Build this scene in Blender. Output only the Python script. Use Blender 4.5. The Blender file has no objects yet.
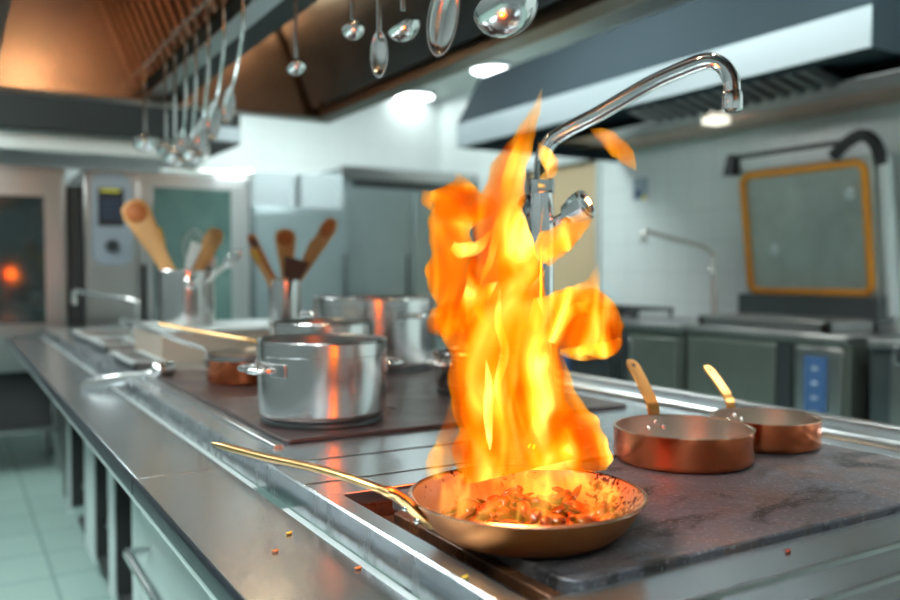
import bpy, bmesh, math, random
from mathutils import Vector, Matrix
random.seed(7)
PI = math.pi
S = bpy.context.scene
COL = S.collection

# ------------------------------------------------------------------ camera frame (used to place things where the photo has them)
F_PX = 845.0
YAW = math.radians(30.6)
PITCH = math.radians(1.9)
CAM = Vector((0, 0, 1.2))
FW = Vector((math.sin(YAW) * math.cos(PITCH), math.cos(YAW) * math.cos(PITCH), -math.sin(PITCH)))
RT = Vector((math.cos(YAW), -math.sin(YAW), 0))
UP = RT.cross(FW)
def ray(px, py): return FW + RT * ((px - 450) / F_PX) + UP * ((300 - py) / F_PX)
def at_d(px, py, d): return CAM + ray(px, py) * d
def at_z(px, py, z):
    r = ray(px, py); return CAM + r * ((z - CAM.z) / r.z)
def at_x(px, py, x):
    r = ray(px, py); return CAM + r * (x / r.x)
def at_y(px, py, y):
    r = ray(px, py); return CAM + r * (y / r.y)

# ------------------------------------------------------------------ materials
def srgb(r, g, b):
    f = lambda c: (c / 255 / 12.92) if c / 255 <= 0.04045 else ((c / 255 + 0.055) / 1.055) ** 2.4
    return (f(r), f(g), f(b), 1)
MATS = {}
def node_mat(name):
    m = bpy.data.materials.new(name); m.use_nodes = True
    nt = m.node_tree
    return m, nt, nt.nodes['Principled BSDF']
def mat(name, col, metal=0.0, rough=0.5, noise=0.0, nscale=20, stretch=(1, 1, 1), col2=None, rvar=0.0, bump=0.0, bscale=None, coat=0.0, aniso=0.0, spec=None):
    m, nt, bs = node_mat(name)
    L = nt.links
    bs.inputs['Base Color'].default_value = col
    bs.inputs['Metallic'].default_value = metal
    bs.inputs['Roughness'].default_value = rough
    bs.inputs['Coat Weight'].default_value = coat
    if spec is not None: bs.inputs['Specular IOR Level'].default_value = spec
    if noise or rvar or bump or col2:
        tc = nt.nodes.new('ShaderNodeTexCoord'); mp = nt.nodes.new('ShaderNodeMapping')
        mp.inputs['Scale'].default_value = stretch
        L.new(tc.outputs['Object'], mp.inputs['Vector'])
        nz = nt.nodes.new('ShaderNodeTexNoise'); nz.inputs['Scale'].default_value = nscale
        nz.inputs['Detail'].default_value = 5; nz.inputs['Roughness'].default_value = 0.6
        L.new(mp.outputs[0], nz.inputs['Vector'])
        if col2 or noise:
            mx = nt.nodes.new('ShaderNodeMix'); mx.data_type = 'RGBA'
            mx.inputs[6].default_value = col
            mx.inputs[7].default_value = col2 if col2 else tuple(c * (1 - noise) for c in col[:3]) + (1,)
            rp = nt.nodes.new('ShaderNodeValToRGB'); rp.color_ramp.elements[0].position = 0.25; rp.color_ramp.elements[1].position = 0.75
            L.new(nz.outputs['Fac'], rp.inputs[0]); L.new(rp.outputs[0], mx.inputs[0])
            L.new(mx.outputs[2], bs.inputs['Base Color'])
        if rvar:
            mr = nt.nodes.new('ShaderNodeMapRange'); mr.inputs[1].default_value = 0.3; mr.inputs[2].default_value = 0.7
            mr.inputs[3].default_value = max(0.02, rough - rvar); mr.inputs[4].default_value = rough + rvar
            L.new(nz.outputs['Fac'], mr.inputs[0]); L.new(mr.outputs[0], bs.inputs['Roughness'])
        if bump:
            src = nz
            if bscale:
                src = nt.nodes.new('ShaderNodeTexNoise'); src.inputs['Scale'].default_value = bscale; src.inputs['Detail'].default_value = 4
                L.new(mp.outputs[0], src.inputs['Vector'])
            bp = nt.nodes.new('ShaderNodeBump'); bp.inputs['Strength'].default_value = bump; bp.inputs['Distance'].default_value = 0.002
            L.new(src.outputs['Fac'], bp.inputs['Height']); L.new(bp.outputs[0], bs.inputs['Normal'])
    MATS[name] = m
    return m
def emit_mat(name, col, strength):
    m, nt, bs = node_mat(name)
    bs.inputs['Base Color'].default_value = (0.8, 0.8, 0.8, 1)
    bs.inputs['Emission Color'].default_value = col; bs.inputs['Emission Strength'].default_value = strength
    MATS[name] = m; return m
def tile_mat(name, col, grout, size, rough, axes, gap=0.02, bump=0.15, vary=0.06):
    m, nt, bs = node_mat(name); L = nt.links
    g = nt.nodes.new('ShaderNodeNewGeometry'); sp = nt.nodes.new('ShaderNodeSeparateXYZ'); cb = nt.nodes.new('ShaderNodeCombineXYZ')
    L.new(g.outputs['Position'], sp.inputs[0])
    L.new(sp.outputs[axes[0]], cb.inputs[0]); L.new(sp.outputs[axes[1]], cb.inputs[1])
    b = nt.nodes.new('ShaderNodeTexBrick'); b.offset = 0; b.inputs['Scale'].default_value = 1.0
    b.inputs['Brick Width'].default_value = size[0]; b.inputs['Row Height'].default_value = size[1]
    b.inputs['Mortar Size'].default_value = gap * size[1]; b.inputs['Mortar Smooth'].default_value = 0.2
    b.inputs['Color1'].default_value = col; b.inputs['Color2'].default_value = tuple(c * (1 - vary) for c in col[:3]) + (1,)
    b.inputs['Mortar'].default_value = grout
    L.new(cb.outputs[0], b.inputs['Vector']); L.new(b.outputs['Color'], bs.inputs['Base Color'])
    bs.inputs['Roughness'].default_value = rough
    bp = nt.nodes.new('ShaderNodeBump'); bp.inputs['Strength'].default_value = bump; bp.inputs['Distance'].default_value = 0.003; bp.invert = True
    L.new(b.outputs['Fac'], bp.inputs['Height']); L.new(bp.outputs[0], bs.inputs['Normal'])
    MATS[name] = m; return m

steel_top = mat('brushed_steel_top', (0.60, 0.66, 0.70, 1), 0.96, 0.25, noise=0.08, nscale=4)
steel_edge = mat('worn_edge_steel', (0.40, 0.43, 0.45, 1), 1, 0.25, noise=0.5, nscale=26, stretch=(1, 1, 0.35), rvar=0.1)
steel = mat('satin_steel', (0.42, 0.425, 0.42, 1), 1, 0.28)
rail_edge_m = mat('dark_worn_edge', (0.07, 0.085, 0.11, 1), 0.9, 0.28, noise=0.3, nscale=30)  # dark room reflection put into the base colour; noise is wear
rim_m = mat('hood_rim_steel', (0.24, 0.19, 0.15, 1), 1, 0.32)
steel_pot = mat('brushed_pot_steel', (0.74, 0.72, 0.71, 1), 1, 0.19, noise=0.08, nscale=18, stretch=(1, 1, 0.1))
steel_dark = mat('dark_steel', (0.16, 0.18, 0.19, 1), 1, 0.35, noise=0.2, nscale=5, rvar=0.08)
steel_pale = mat('pale_coated_steel', (0.62, 0.68, 0.68, 1), 0.3, 0.3)
warm_lit_hood_steel = mat('hood_steel', (0.66, 0.42, 0.30, 1), 1, 0.26)  # stainless; warm cast of the flame light put into the base colour
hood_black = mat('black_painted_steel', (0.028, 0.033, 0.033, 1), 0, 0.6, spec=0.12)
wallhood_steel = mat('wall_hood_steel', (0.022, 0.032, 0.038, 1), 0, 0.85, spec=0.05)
wallhood_strip = mat('wall_hood_band_steel', (0.26, 0.31, 0.33, 1), 0.5, 0.40)
chrome = mat('chrome', (0.86, 0.86, 0.87, 1), 1, 0.06)
chrome_soft = mat('worn_chrome', (0.78, 0.77, 0.76, 1), 1, 0.16)
copper = mat('hammered_copper', (0.66, 0.185, 0.075, 1), 1, 0.20, noise=0.2, nscale=14)
copper_rim = mat('bright_copper', (0.90, 0.50, 0.32, 1), 1, 0.2)
tin = mat('tinned_interior', (0.66, 0.62, 0.56, 1), 1, 0.30, noise=0.15, nscale=10)
brass = mat('brass_strap', (0.80, 0.37, 0.115, 1), 1, 0.28, noise=0.12, nscale=12)
bronze = mat('bronze_pan', (0.46, 0.17, 0.05, 1), 0.9, 0.42)
handle_m = mat('dull_brass_handle', (0.52, 0.31, 0.13, 1), 1, 0.28)
black = mat('black_plastic', (0.012, 0.014, 0.016, 1), 0, 0.4)
dark_void = mat('dark_interior', (0.02, 0.022, 0.024, 1), 0, 0.7)  # near-black colour stands in for shade inside the open bays
glass_dark = mat('dark_oven_glass', (0.012, 0.022, 0.022, 1), 0, 0.06, spec=0.9)
glass_green = mat('green_oven_glass', (0.035, 0.085, 0.075, 1), 0, 0.07, spec=0.9, col2=(0.12, 0.20, 0.18, 1), nscale=3)
panel_blue = mat('blue_control_panel', (0.03, 0.07, 0.16, 1), 0, 0.35)
panel_grey = mat('grey_control_panel', (0.30, 0.36, 0.42, 1), 0.3, 0.35)
yellow_mark = mat('yellow_mark', (0.7, 0.6, 0.05, 1), 0, 0.5)
white_plain = mat('white_plastic', (0.75, 0.80, 0.81, 1), 0, 0.4)
gasket = mat('orange_gasket', (0.78, 0.30, 0.02, 1), 0, 0.5, noise=0.15, nscale=12)
wood = mat('pale_wood', (0.80, 0.42, 0.15, 1), 0, 0.5, noise=0.35, nscale=10, stretch=(1, 1, 0.2))
wood_dark = mat('stained_wood', (0.62, 0.17, 0.03, 1), 0, 0.5, noise=0.4, nscale=10, stretch=(1, 1, 0.2))
wood_brown = mat('dark_brown_wood', (0.09, 0.04, 0.03, 1), 0, 0.5)
yellow_paint = mat('yellow_handle', (0.75, 0.45, 0.05, 1), 0, 0.4)
beige = mat('beige_steel', (0.55, 0.45, 0.36, 1), 0.5, 0.4)
beige_door = mat('beige_door_paint', (0.60, 0.46, 0.28, 1), 0, 0.5)
paint = mat('ceiling_paint', (0.62, 0.66, 0.64, 1), 0, 0.8)
grease = mat('greasy_channel', (0.20, 0.075, 0.03, 1), 0.5, 0.35, col2=(0.03, 0.018, 0.014, 1), nscale=28, rvar=0.15, bump=0.6, bscale=60)
food_red = mat('glazed_red_food', (0.12, 0.005, 0.002, 1), 0, 0.2, col2=(0.30, 0.03, 0.006, 1), nscale=60, coat=0.25)
food_orange = mat('glazed_orange_food', (0.28, 0.035, 0.005, 1), 0, 0.25, col2=(0.09, 0.005, 0.002, 1), nscale=45, coat=0.25)
sauce_m = mat('dark_red_sauce', (0.05, 0.006, 0.003, 1), 0, 0.12, coat=0.8)
crumb_m = mat('crumb', (0.5, 0.15, 0.03, 1), 0, 0.6)
floor_m = tile_mat('floor_tiles', (0.29, 0.42, 0.385, 1), (0.19, 0.29, 0.265, 1), (0.33, 0.33), 0.25, (0, 1), gap=0.02)
wall_m = tile_mat('white_wall_tiles', (0.80, 0.87, 0.86, 1), (0.60, 0.67, 0.67, 1), (0.2, 0.2), 0.22, (1, 2), gap=0.012, bump=0.05, vary=0.02)
wallb_m = tile_mat('back_wall_tiles', (0.72, 0.78, 0.77, 1), (0.62, 0.68, 0.67, 1), (0.2, 0.2), 0.25, (0, 2), gap=0.015, bump=0.1, vary=0.02)

def griddle_mat():
    m, nt, bs = node_mat('cast_iron_griddle'); L = nt.links
    tc = nt.nodes.new('ShaderNodeTexCoord')
    def noise(sc, stretch=(1, 1, 1), detail=6, rough=0.6, dist=0.0):
        mp = nt.nodes.new('ShaderNodeMapping'); mp.inputs['Scale'].default_value = stretch; L.new(tc.outputs['Object'], mp.inputs[0])
        n = nt.nodes.new('ShaderNodeTexNoise'); n.inputs['Scale'].default_value = sc; n.inputs['Detail'].default_value = detail
        n.inputs['Roughness'].default_value = rough; n.inputs['Distortion'].default_value = dist; L.new(mp.outputs[0], n.inputs['Vector']); return n.outputs['Fac']
    def ramp(src, a, b):
        r = nt.nodes.new('ShaderNodeValToRGB'); r.color_ramp.elements[0].position = a; r.color_ramp.elements[1].position = b
        L.new(src, r.inputs[0]); return r.outputs[0]
    def mix(f, a, b):
        x = nt.nodes.new('ShaderNodeMix'); x.data_type = 'RGBA'; L.new(f, x.inputs[0])
        for i, c in ((6, a), (7, b)):
            if isinstance(c, tuple): x.inputs[i].default_value = c
            else: L.new(c, x.inputs[i])
        return x.outputs[2]
    c = mix(ramp(noise(9, dist=1.0), 0.45, 0.66), (0.098, 0.104, 0.124, 1), (0.130, 0.090, 0.078, 1))
    c = mix(ramp(noise(5, (1, 1.6, 1), dist=1.5), 0.53, 0.62), c, (0.026, 0.022, 0.022, 1))
    c = mix(ramp(noise(150, detail=3), 0.56, 0.72), c, (0.24, 0.235, 0.25, 1))
    c = mix(ramp(noise(46, (1, 3, 1), dist=2), 0.64, 0.72), c, (0.22, 0.20, 0.20, 1))
    L.new(c, bs.inputs['Base Color'])
    bs.inputs['Metallic'].default_value = 0.35
    mr = nt.nodes.new('ShaderNodeMapRange'); mr.inputs[1].default_value = 0.3; mr.inputs[2].default_value = 0.7; mr.inputs[3].default_value = 0.38; mr.inputs[4].default_value = 0.62
    L.new(noise(12), mr.inputs[0]); L.new(mr.outputs[0], bs.inputs['Roughness'])
    bp = nt.nodes.new('ShaderNodeBump'); bp.inputs['Strength'].default_value = 0.35; bp.inputs['Distance'].default_value = 0.002
    L.new(noise(120, detail=4), bp.inputs['Height']); L.new(bp.outputs[0], bs.inputs['Normal'])
    return m
griddle_m = griddle_mat()
griddle_hot = mat('brown_griddle_iron', (0.085, 0.050, 0.046, 1), 0.4, 0.33, col2=(0.045, 0.032, 0.032, 1), nscale=6, rvar=0.08, bump=0.15, bscale=120)

def inner_pan_mat():
    m, nt, bs = node_mat('pan_interior'); L = nt.links
    tc = nt.nodes.new('ShaderNodeTexCoord')
    v = nt.nodes.new('ShaderNodeTexNoise'); v.inputs['Scale'].default_value = 170; v.inputs['Detail'].default_value = 3; L.new(tc.outputs['Object'], v.inputs['Vector'])
    n2 = nt.nodes.new('ShaderNodeTexNoise'); n2.inputs['Scale'].default_value = 14; L.new(tc.outputs['Object'], n2.inputs['Vector'])
    ad = nt.nodes.new('ShaderNodeMath'); ad.operation = 'MULTIPLY'; L.new(v.outputs[0], ad.inputs[0]); L.new(n2.outputs[0], ad.inputs[1])
    rp = nt.nodes.new('ShaderNodeValToRGB'); rp.color_ramp.elements[0].position = 0.335; rp.color_ramp.elements[1].position = 0.39
    L.new(ad.outputs[0], rp.inputs[0])
    mx = nt.nodes.new('ShaderNodeMix'); mx.data_type = 'RGBA'; mx.inputs[6].default_value = (0.36, 0.32, 0.20, 1); mx.inputs[7].default_value = (0.05, 0.02, 0.01, 1)
    L.new(rp.outputs[0], mx.inputs[0]); L.new(mx.outputs[2], bs.inputs['Base Color'])
    bs.inputs['Metallic'].default_value = 0.7; bs.inputs['Roughness'].default_value = 0.36
    return m
pan_in = inner_pan_mat()

# ------------------------------------------------------------------ mesh helper
class B:
    def __init__(s): s.v = []; s.f = []; s.sm = []
    def add(s, vs, fs, smooth=True, M=None):
        o = len(s.v)
        s.v += [(M @ Vector(p)) if M else Vector(p) for p in vs]
        for f in fs: s.f.append([i + o for i in f]); s.sm.append(smooth)
        return s
    def box(s, x0, x1, y0, y1, z0, z1, M=None):
        vs = [(x, y, z) for z in (z0, z1) for y in (y0, y1) for x in (x0, x1)]
        return s.add(vs, [(0, 2, 3, 1), (4, 5, 7, 6), (0, 1, 5, 4), (2, 6, 7, 3), (0, 4, 6, 2), (1, 3, 7, 5)], False, M)
    def hexa(s, p, M=None):   # 8 corners: bottom 4 (ccw) then top 4
        return s.add(p, [(3, 2, 1, 0), (4, 5, 6, 7), (0, 1, 5, 4), (1, 2, 6, 5), (2, 3, 7, 6), (3, 0, 4, 7)], False, M)
    def prism(s, poly, a0, a1, axis='z', M=None):
        n = len(poly)
        def P(p, a): return {'z': (p[0], p[1], a), 'y': (p[0], a, p[1]), 'x': (a, p[0], p[1])}[axis]
        vs = [P(p, a0) for p in poly] + [P(p, a1) for p in poly]
        fs = [tuple(range(n))[::-1], tuple(range(n, 2 * n))] + [(i, (i + 1) % n, n + (i + 1) % n, n + i) for i in range(n)]
        return s.add(vs, fs, False, M)
    def lathe(s, prof, seg=48, M=None, sx=1, sy=1):
        vs, fs, rings = [], [], []
        for r, z in prof:
            if r < 1e-6: rings.append([len(vs)]); vs.append((0, 0, z))
            else:
                rings.append(list(range(len(vs), len(vs) + seg)))
                vs += [(r * math.cos(2 * PI * k / seg) * sx, r * math.sin(2 * PI * k / seg) * sy, z) for k in range(seg)]
        for a, b in zip(rings, rings[1:]):
            for k in range(seg):
                k2 = (k + 1) % seg
                if len(a) == 1 and len(b) == 1: continue
                if len(a) == 1: fs.append((a[0], b[k2], b[k]))
                elif len(b) == 1: fs.append((a[k], a[k2], b[0]))
                else: fs.append((a[k], a[k2], b[k2], b[k]))
        return s.add(vs, fs, True, M)
    def tube(s, pts, rad, seg=14, M=None, flat=None):
        # pts: list of Vectors; rad: number or list; flat=(w,h) multipliers for strap sections
        pts = [Vector(p) for p in pts]; n = len(pts)
        rads = rad if isinstance(rad, (list, tuple)) else [rad] * n
        t0 = (pts[1] - pts[0]).normalized()
        ref = Vector((0, 0, 1)) if abs(t0.z) < 0.9 else Vector((1, 0, 0))
        u = t0.cross(ref).normalized()
        vs, fs = [], []
        for i, p in enumerate(pts):
            t = (pts[min(i + 1, n - 1)] - pts[max(i - 1, 0)]).normalized()
            u = (u - t * u.dot(t)).normalized(); w = t.cross(u)
            fu, fw = flat if flat else (1, 1)
            for k in range(seg):
                a = 2 * PI * k / seg
                vs.append(p + (u * math.cos(a) * fu + w * math.sin(a) * fw) * rads[i])
        for i in range(n - 1):
            for k in range(seg):
                k2 = (k + 1) % seg
                fs.append((i * seg + k, i * seg + k2, (i + 1) * seg + k2, (i + 1) * seg + k))
        fs.append(tuple(range(seg))[::-1]); fs.append(tuple(range((n - 1) * seg, n * seg)))
        return s.add(vs, fs, True, M)
    def ball(s, c, r, seg=20, rings=10, sc=(1, 1, 1), M=None):
        T = Matrix.Translation(Vector(c)) @ Matrix.Diagonal((sc[0], sc[1], sc[2], 1))
        if M: T = M @ T
        return s.lathe([(r * math.sin(PI * k / rings), -r * math.cos(PI * k / rings)) for k in range(rings + 1)], seg, T)
    def build(s, name, m, parent=None, origin=None, bevel=0.0, angle=35):
        """origin: world point the vertices are measured from (the parent's place), None if already local"""
        me = bpy.data.meshes.new(name)
        o0 = Vector(origin) if origin is not None else Vector((0, 0, 0))
        me.from_pydata([tuple(p - o0) for p in s.v], [], s.f)
        me.materials.append(m)
        for p, k in zip(me.polygons, s.sm): p.use_smooth = True
        bm = bmesh.new(); bm.from_mesh(me); bmesh.ops.recalc_face_normals(bm, faces=bm.faces); bm.to_mesh(me); bm.free()
        me.set_sharp_from_angle(angle=math.radians(angle))
        o = bpy.data.objects.new(name, me); COL.objects.link(o)
        if parent is not None: o.parent = parent
        elif origin is not None: o.location = origin
        if bevel:
            md = o.modifiers.new('bevel', 'BEVEL'); md.width = bevel; md.segments = 2; md.limit_method = 'ANGLE'; md.angle_limit = math.radians(40)
            md.harden_normals = False
        return o

def tag(o, label, cat, group=None, kind=None):
    o['label'] = label; o['category'] = cat
    if group: o['group'] = group
    if kind: o['kind'] = kind
    return o
def thing(name, label, cat, loc=(0, 0, 0), rz=0, group=None):
    o = bpy.data.objects.new(name, None); COL.objects.link(o); o.empty_display_size = 0.05
    o.location = loc; o.rotation_euler = (0, 0, rz)
    return tag(o, label, cat, group)
def copy_thing(root, loc, rot=None, label=None):
    r = root.copy(); COL.objects.link(r); r.location = loc
    if rot is not None: r.rotation_euler = rot
    if label: r['label'] = label
    for ch in root.children:
        c = ch.copy(); COL.objects.link(c); c.parent = r
        for g in ch.children:
            d = g.copy(); COL.objects.link(d); d.parent = c
    return r
def struct(name, bm, m, bevel=0, parent=None, origin=None):
    o = bm.build(name, m, parent, origin, bevel)
    if parent is None: o['kind'] = 'structure'
    return o
def smooth_path(pts, n=8):
    pts = [Vector(p) for p in pts]
    q = [pts[0] * 2 - pts[1]] + pts + [pts[-1] * 2 - pts[-2]]
    out = []
    for i in range(1, len(q) - 2):
        for k in range(n):
            t = k / n; a, b, c, d = q[i - 1], q[i], q[i + 1], q[i + 2]
            out.append(0.5 * ((2 * b) + (c - a) * t + (2 * a - 5 * b + 4 * c - d) * t * t + (3 * b - a - 3 * c + d) * t ** 3))
    out.append(pts[-1]); return out

# ================================================================== THE ROOM
XL, XR, YF, YB, ZC = -1.9, 4.2, -2.2, 7.3, 2.9
struct('floor', B().box(XL, XR + 0.3, YF, YB, -0.1, 0), floor_m)
struct('ceiling', B().box(XL, XR + 0.3, YF, YB, ZC, ZC + 0.1), paint)
dimwall = mat('grey_painted_wall', (0.16, 0.18, 0.18, 1), 0, 0.6)
struct('wall_left', B().box(XL - 0.1, XL, YF, YB, 0, ZC), dimwall)
struct('wall_front', B().box(XL, XR, YF - 0.1, YF, 0, ZC), dimwall)
struct('wall_back', B().box(XL, XR + 0.3, YB, YB + 0.1, 0, ZC), wallb_m)
DY0, DY1, DZ = 4.93, 5.85, 2.05
w = B().box(XR, XR + 0.12, YF, DY0, 0, ZC).box(XR, XR + 0.12, DY1, YB, 0, ZC).box(XR, XR + 0.12, DY0, DY1, DZ, ZC)
struct('wall_right', w, wall_m)
dr = struct('door_1', B().box(XR + 0.05, XR + 0.09, DY0, DY1, 0.005, DZ), beige_door, bevel=0.003)
B().tube([(XR + 0.05, DY0 + 0.1, 1.0), (XR + 0.0, DY0 + 0.1, 1.0), (XR + 0.0, DY0 + 0.22, 1.0)], 0.009).build('door_handle', chrome_soft, dr)
struct('trim_1', B().box(XR - 0.012, XR + 0.05, DY0 - 0.05, DY0, 0, DZ + 0.05).box(XR - 0.012, XR + 0.05, DY1, DY1 + 0.05, 0, DZ + 0.05).box(XR - 0.012, XR + 0.05, DY0, DY1, DZ, DZ + 0.05), steel_pale)

# ceiling lights
lamp_e = emit_mat('lamp_diffuser', (0.93, 1.0, 1.0, 1), 7.0)
panel_e = emit_mat('light_panel', (0.90, 1.0, 0.99, 1), 30.0)
def round_light(px, py, label):
    p = at_z(px, py, ZC - 0.03)
    t = thing('ceiling_light', label, 'ceiling light', (p.x, p.y, ZC), group='round ceiling lights')
    B().lathe([(0.19, 0), (0.205, -0.02), (0.195, -0.035), (0.185, -0.03), (0.185, 0)], 40).build('light_rim', white_plain, t)
    B().lathe([(0.0, -0.045), (0.12, -0.042), (0.184, -0.028), (0.184, -0.01), (0, -0.01)], 40).build('light_diffuser', lamp_e, t)
round_light(414, 97, 'bright round ceiling light nearest the far white corner, left of the pair')
round_light(494, 71, 'bright round ceiling light above the far end of the wall hood, right of the pair')
for i, (x, y) in enumerate([(2.1, -0.9), (2.1, 1.2), (2.1, 3.2), (2.2, 5.6), (-0.75, -0.9), (-0.75, 1.4), (-0.75, 3.9)]):  # panels added beyond the view to illuminate the room
    t = thing('ceiling_panel_light', ['white ceiling panel light over the aisle behind the island, near end', 'white ceiling panel light over the aisle beside the island', 'white ceiling panel light over the aisle near the braising pan',
        'white ceiling panel light in front of the tall cabinets', 'white ceiling panel light behind the camera over the left aisle', 'white ceiling panel light over the middle of the left aisle', 'white ceiling panel light at the far end of the left aisle', 'white ceiling panel light above the combi ovens'][i],
        'ceiling light', (x, y, ZC), group='rectangular ceiling panel lights')
    B().box(-0.32, 0.32, -0.62, 0.62, -0.03, 0).build('light_frame', white_plain, t)
    B().box(-0.29, 0.29, -0.59, 0.59, -0.036, -0.03).build('light_diffuser', panel_e, t)

# ================================================================== ISLAND
ZT = 0.90
IY0, IY1 = -0.75, 5.0
XF, XBK = 0.42, 1.55
HX0, HX1, HY0, HY1 = 0.452, 1.312, 0.6165, 1.052      # well round the near griddle
o0 = (0.9, 2.0, ZT)
top = thing('island_worktop', 'long stainless steel island worktop with a polished front edge holding both griddles', 'worktop', o0)
w = B()
w.box(XF + 0.004, XBK, HY1, IY1, ZT - 0.02, ZT)
w.box(XF + 0.004, XBK, IY0, HY0, ZT - 0.02, ZT)
w.box(XF + 0.004, HX0, HY0, HY1, ZT - 0.02, ZT).box(HX1, XBK, HY0, HY1, ZT - 0.02, ZT)
w.build('top_panel', steel_top, top, o0, bevel=0.002)
# polished front edge
B().prism([(XF, ZT - 0.042), (XF + 0.004, ZT - 0.042), (XF + 0.004, ZT - 0.0), (XF + 0.003, ZT + 0.0015), (XF, ZT - 0.001)], IY0, IY1, 'y').build('front_edge', steel_edge, top, o0)
w = B(); w.box(HX0 - 0.0, HX1, HY0, HY1, ZT - 0.045, ZT - 0.04)
w.box(HX0 - 0.004, HX0, HY0, HY1, ZT - 0.045, ZT - 0.02).box(HX1, HX1 + 0.004, HY0, HY1, ZT - 0.045, ZT - 0.02).box(HX0, HX1, HY1, HY1 + 0.004, ZT - 0.045, ZT - 0.02).box(HX0, HX1, HY0 - 0.004, HY0, ZT - 0.045, ZT - 0.02)
w.build('grease_channel', grease, top, o0)
# low seams and ribs on the top
for y, hw, hh in ((1.262, 0.004, 0.0012), (1.122, 0.003, 0.001), (0.541, 0.006, 0.003), (0.483, 0.005, 0.003)):
    B().prism([(y - hw, ZT), (y + hw, ZT), (y + hw * 0.5, ZT + hh), (y - hw * 0.5, ZT + hh)], XF + 0.006, 1.36, 'x').build('seam', steel, top, o0)
B().prism([(1.36, ZT), (1.395, ZT), (1.388, ZT + 0.010), (1.378, ZT + 0.014), (1.366, ZT + 0.009)], IY0, IY1, 'y').build('back_rib', steel, top, o0, bevel=0.002)
B().box(XBK - 0.03, XBK + 0.004, IY0, IY1, ZT - 0.04, ZT + 0.008).build('back_edge', steel, top, o0, bevel=0.003)
B().prism([(0.466, ZT), (0.488, ZT), (0.484, ZT + 0.006), (0.470, ZT + 0.006)], 1.38, 2.62, 'y').build('side_rib', steel, top, o0, bevel=0.001)
# shallow trough between edge and plate rail (open slot in it)
w = B(); w.box(0.399, XF, 1.315, IY1, ZT - 0.05, ZT - 0.045).box(0.399, XF, IY0, 1.175, ZT - 0.05, ZT - 0.045)
w.build('trough', steel_pale, top, o0)

# plate rail (ledge) : two lengths meeting at a seam
ZL = 0.865
def ledge(y0, y1, label):
    o = ((0.25 + 0.4) / 2, (y0 + y1) / 2, ZL)
    t = thing('plate_rail', label, 'plate rail', o, group='lengths of the plate rail')
    B().prism([(0.2545, ZL - 0.018), (0.398, ZL - 0.018), (0.398, ZL), (0.2545, ZL)], y0, y1, 'y').build('rail_top', steel_top, t, o, bevel=0.0008)
    B().prism([(0.2477, ZL - 0.006), (0.2477, ZL - 0.026), (0.2520, ZL - 0.030), (0.2545, ZL - 0.018), (0.2545, ZL + 0.0004), (0.2515, ZL + 0.0002), (0.2490, ZL - 0.002)], y0, y1, 'y').build('rolled_edge', rail_edge_m, t, o, bevel=0.001)
    B().box(0.2520, 0.2620, y0, y1, ZL - 0.040, ZL - 0.031).build('rail_underside', steel_pale, t, o)
_a = ledge(IY0, 1.4265, 'near length of the flat steel plate rail along the island front, catching warm reflections')
ledge(1.4305, 4.9, 'far length of the flat steel plate rail, beyond the brown seam')

b_ = B().box(0.2490, 0.3975, 1.4265, 1.4305, ZL - 0.018, ZL - 0.0006).build('seam_strip', wood_brown, None, (0.32, 1.4285, ZL))
tag(b_, 'thin brown seam between the two lengths of plate rail', 'seam')
# bodies below
CX0 = 0.45
o = (1.0, 0.9, 0)
t = thing('base_cabinet', 'closed steel base cabinet with bar handle under the near end of the island', 'cabinet', o)
B().box(CX0 + 0.02, XBK - 0.02, IY0 + 0.02, 2.50, 0.10, ZT - 0.046).build('cabinet_body', steel, t, o)
B().box(CX0 + 0.06, XBK - 0.06, IY0 + 0.05, 2.50, 0.0, 0.10).build('plinth', steel_dark, t, o)
for y0, y1 in ((-0.7, 0.05), (0.07, 0.85), (0.87, 1.65), (1.67, 2.49)):
    d = B().box(CX0, CX0 + 0.019, y0, y1, 0.13, ZT - 0.06).build('door', steel_pale, t, o, bevel=0.003)
    zc = 0.455; ya, yb = y1 - 0.16, y0 + 0.10
    B().tube(smooth_path([(CX0, ya, zc), (CX0 - 0.045, ya, zc), (CX0 - 0.058, ya - 0.02, zc), (CX0 - 0.058, yb + 0.02, zc), (CX0 - 0.045, yb, zc), (CX0, yb, zc)], 5), 0.013).build('handle', chrome, d, o)
o = (1.0, 3.7, 0)
t = thing('open_cabinet', 'open-fronted steel base cabinet with dark bays between posts at the island far end', 'cabinet', o)
w = B().box(CX0 + 0.35, XBK - 0.02, 2.52, 4.0, 0.10, ZT - 0.046).box(CX0 + 0.02, CX0 + 0.35, 2.52, 4.0, 0.10, 0.13)
w.build('cabinet_body', dark_void, t, o)
B().box(CX0 + 0.06, XBK - 0.06, 2.52, 3.95, 0.0, 0.10).build('plinth', steel_dark, t, o)
py_ = lambda px: at_x(px, 520, CX0).y
for y0, y1 in ((2.505, py_(131.5)), (py_(113.5), py_(108)), (py_(94), py_(85)), (py_(70), py_(68))):
    B().box(CX0, CX0 + 0.008, y0, y1, 0.10, ZT - 0.046).build('post', steel_pale, t, o, bevel=0.003)
    B().box(CX0 + 0.008, CX0 + 0.35, y0 + 0.003, y1 - 0.003, 0.13, ZT - 0.046).build('partition', dark_void, t, o)  # near-black boards added to keep the open bays dark
B().box(CX0 + 0.03, CX0 + 0.34, 2.55, 3.97, 0.26, 0.275).build('shelf', steel_dark, t, o)

stand = thing('island_stand', 'low steel leg frame carrying the far end of the island worktop', 'stand', (1.0, 4.6, 0))
so = (1.0, 4.6, 0)
for x in (CX0 + 0.05, XBK - 0.1):
    B().box(x, x + 0.04, IY1 - 0.12, IY1 - 0.08, 0, ZT - 0.05).build('leg', steel, stand, so)
B().box(CX0, XBK, 4.1, IY1, ZT - 0.05, ZT - 0.0205).build('underframe', steel_dark, stand, so)
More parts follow.
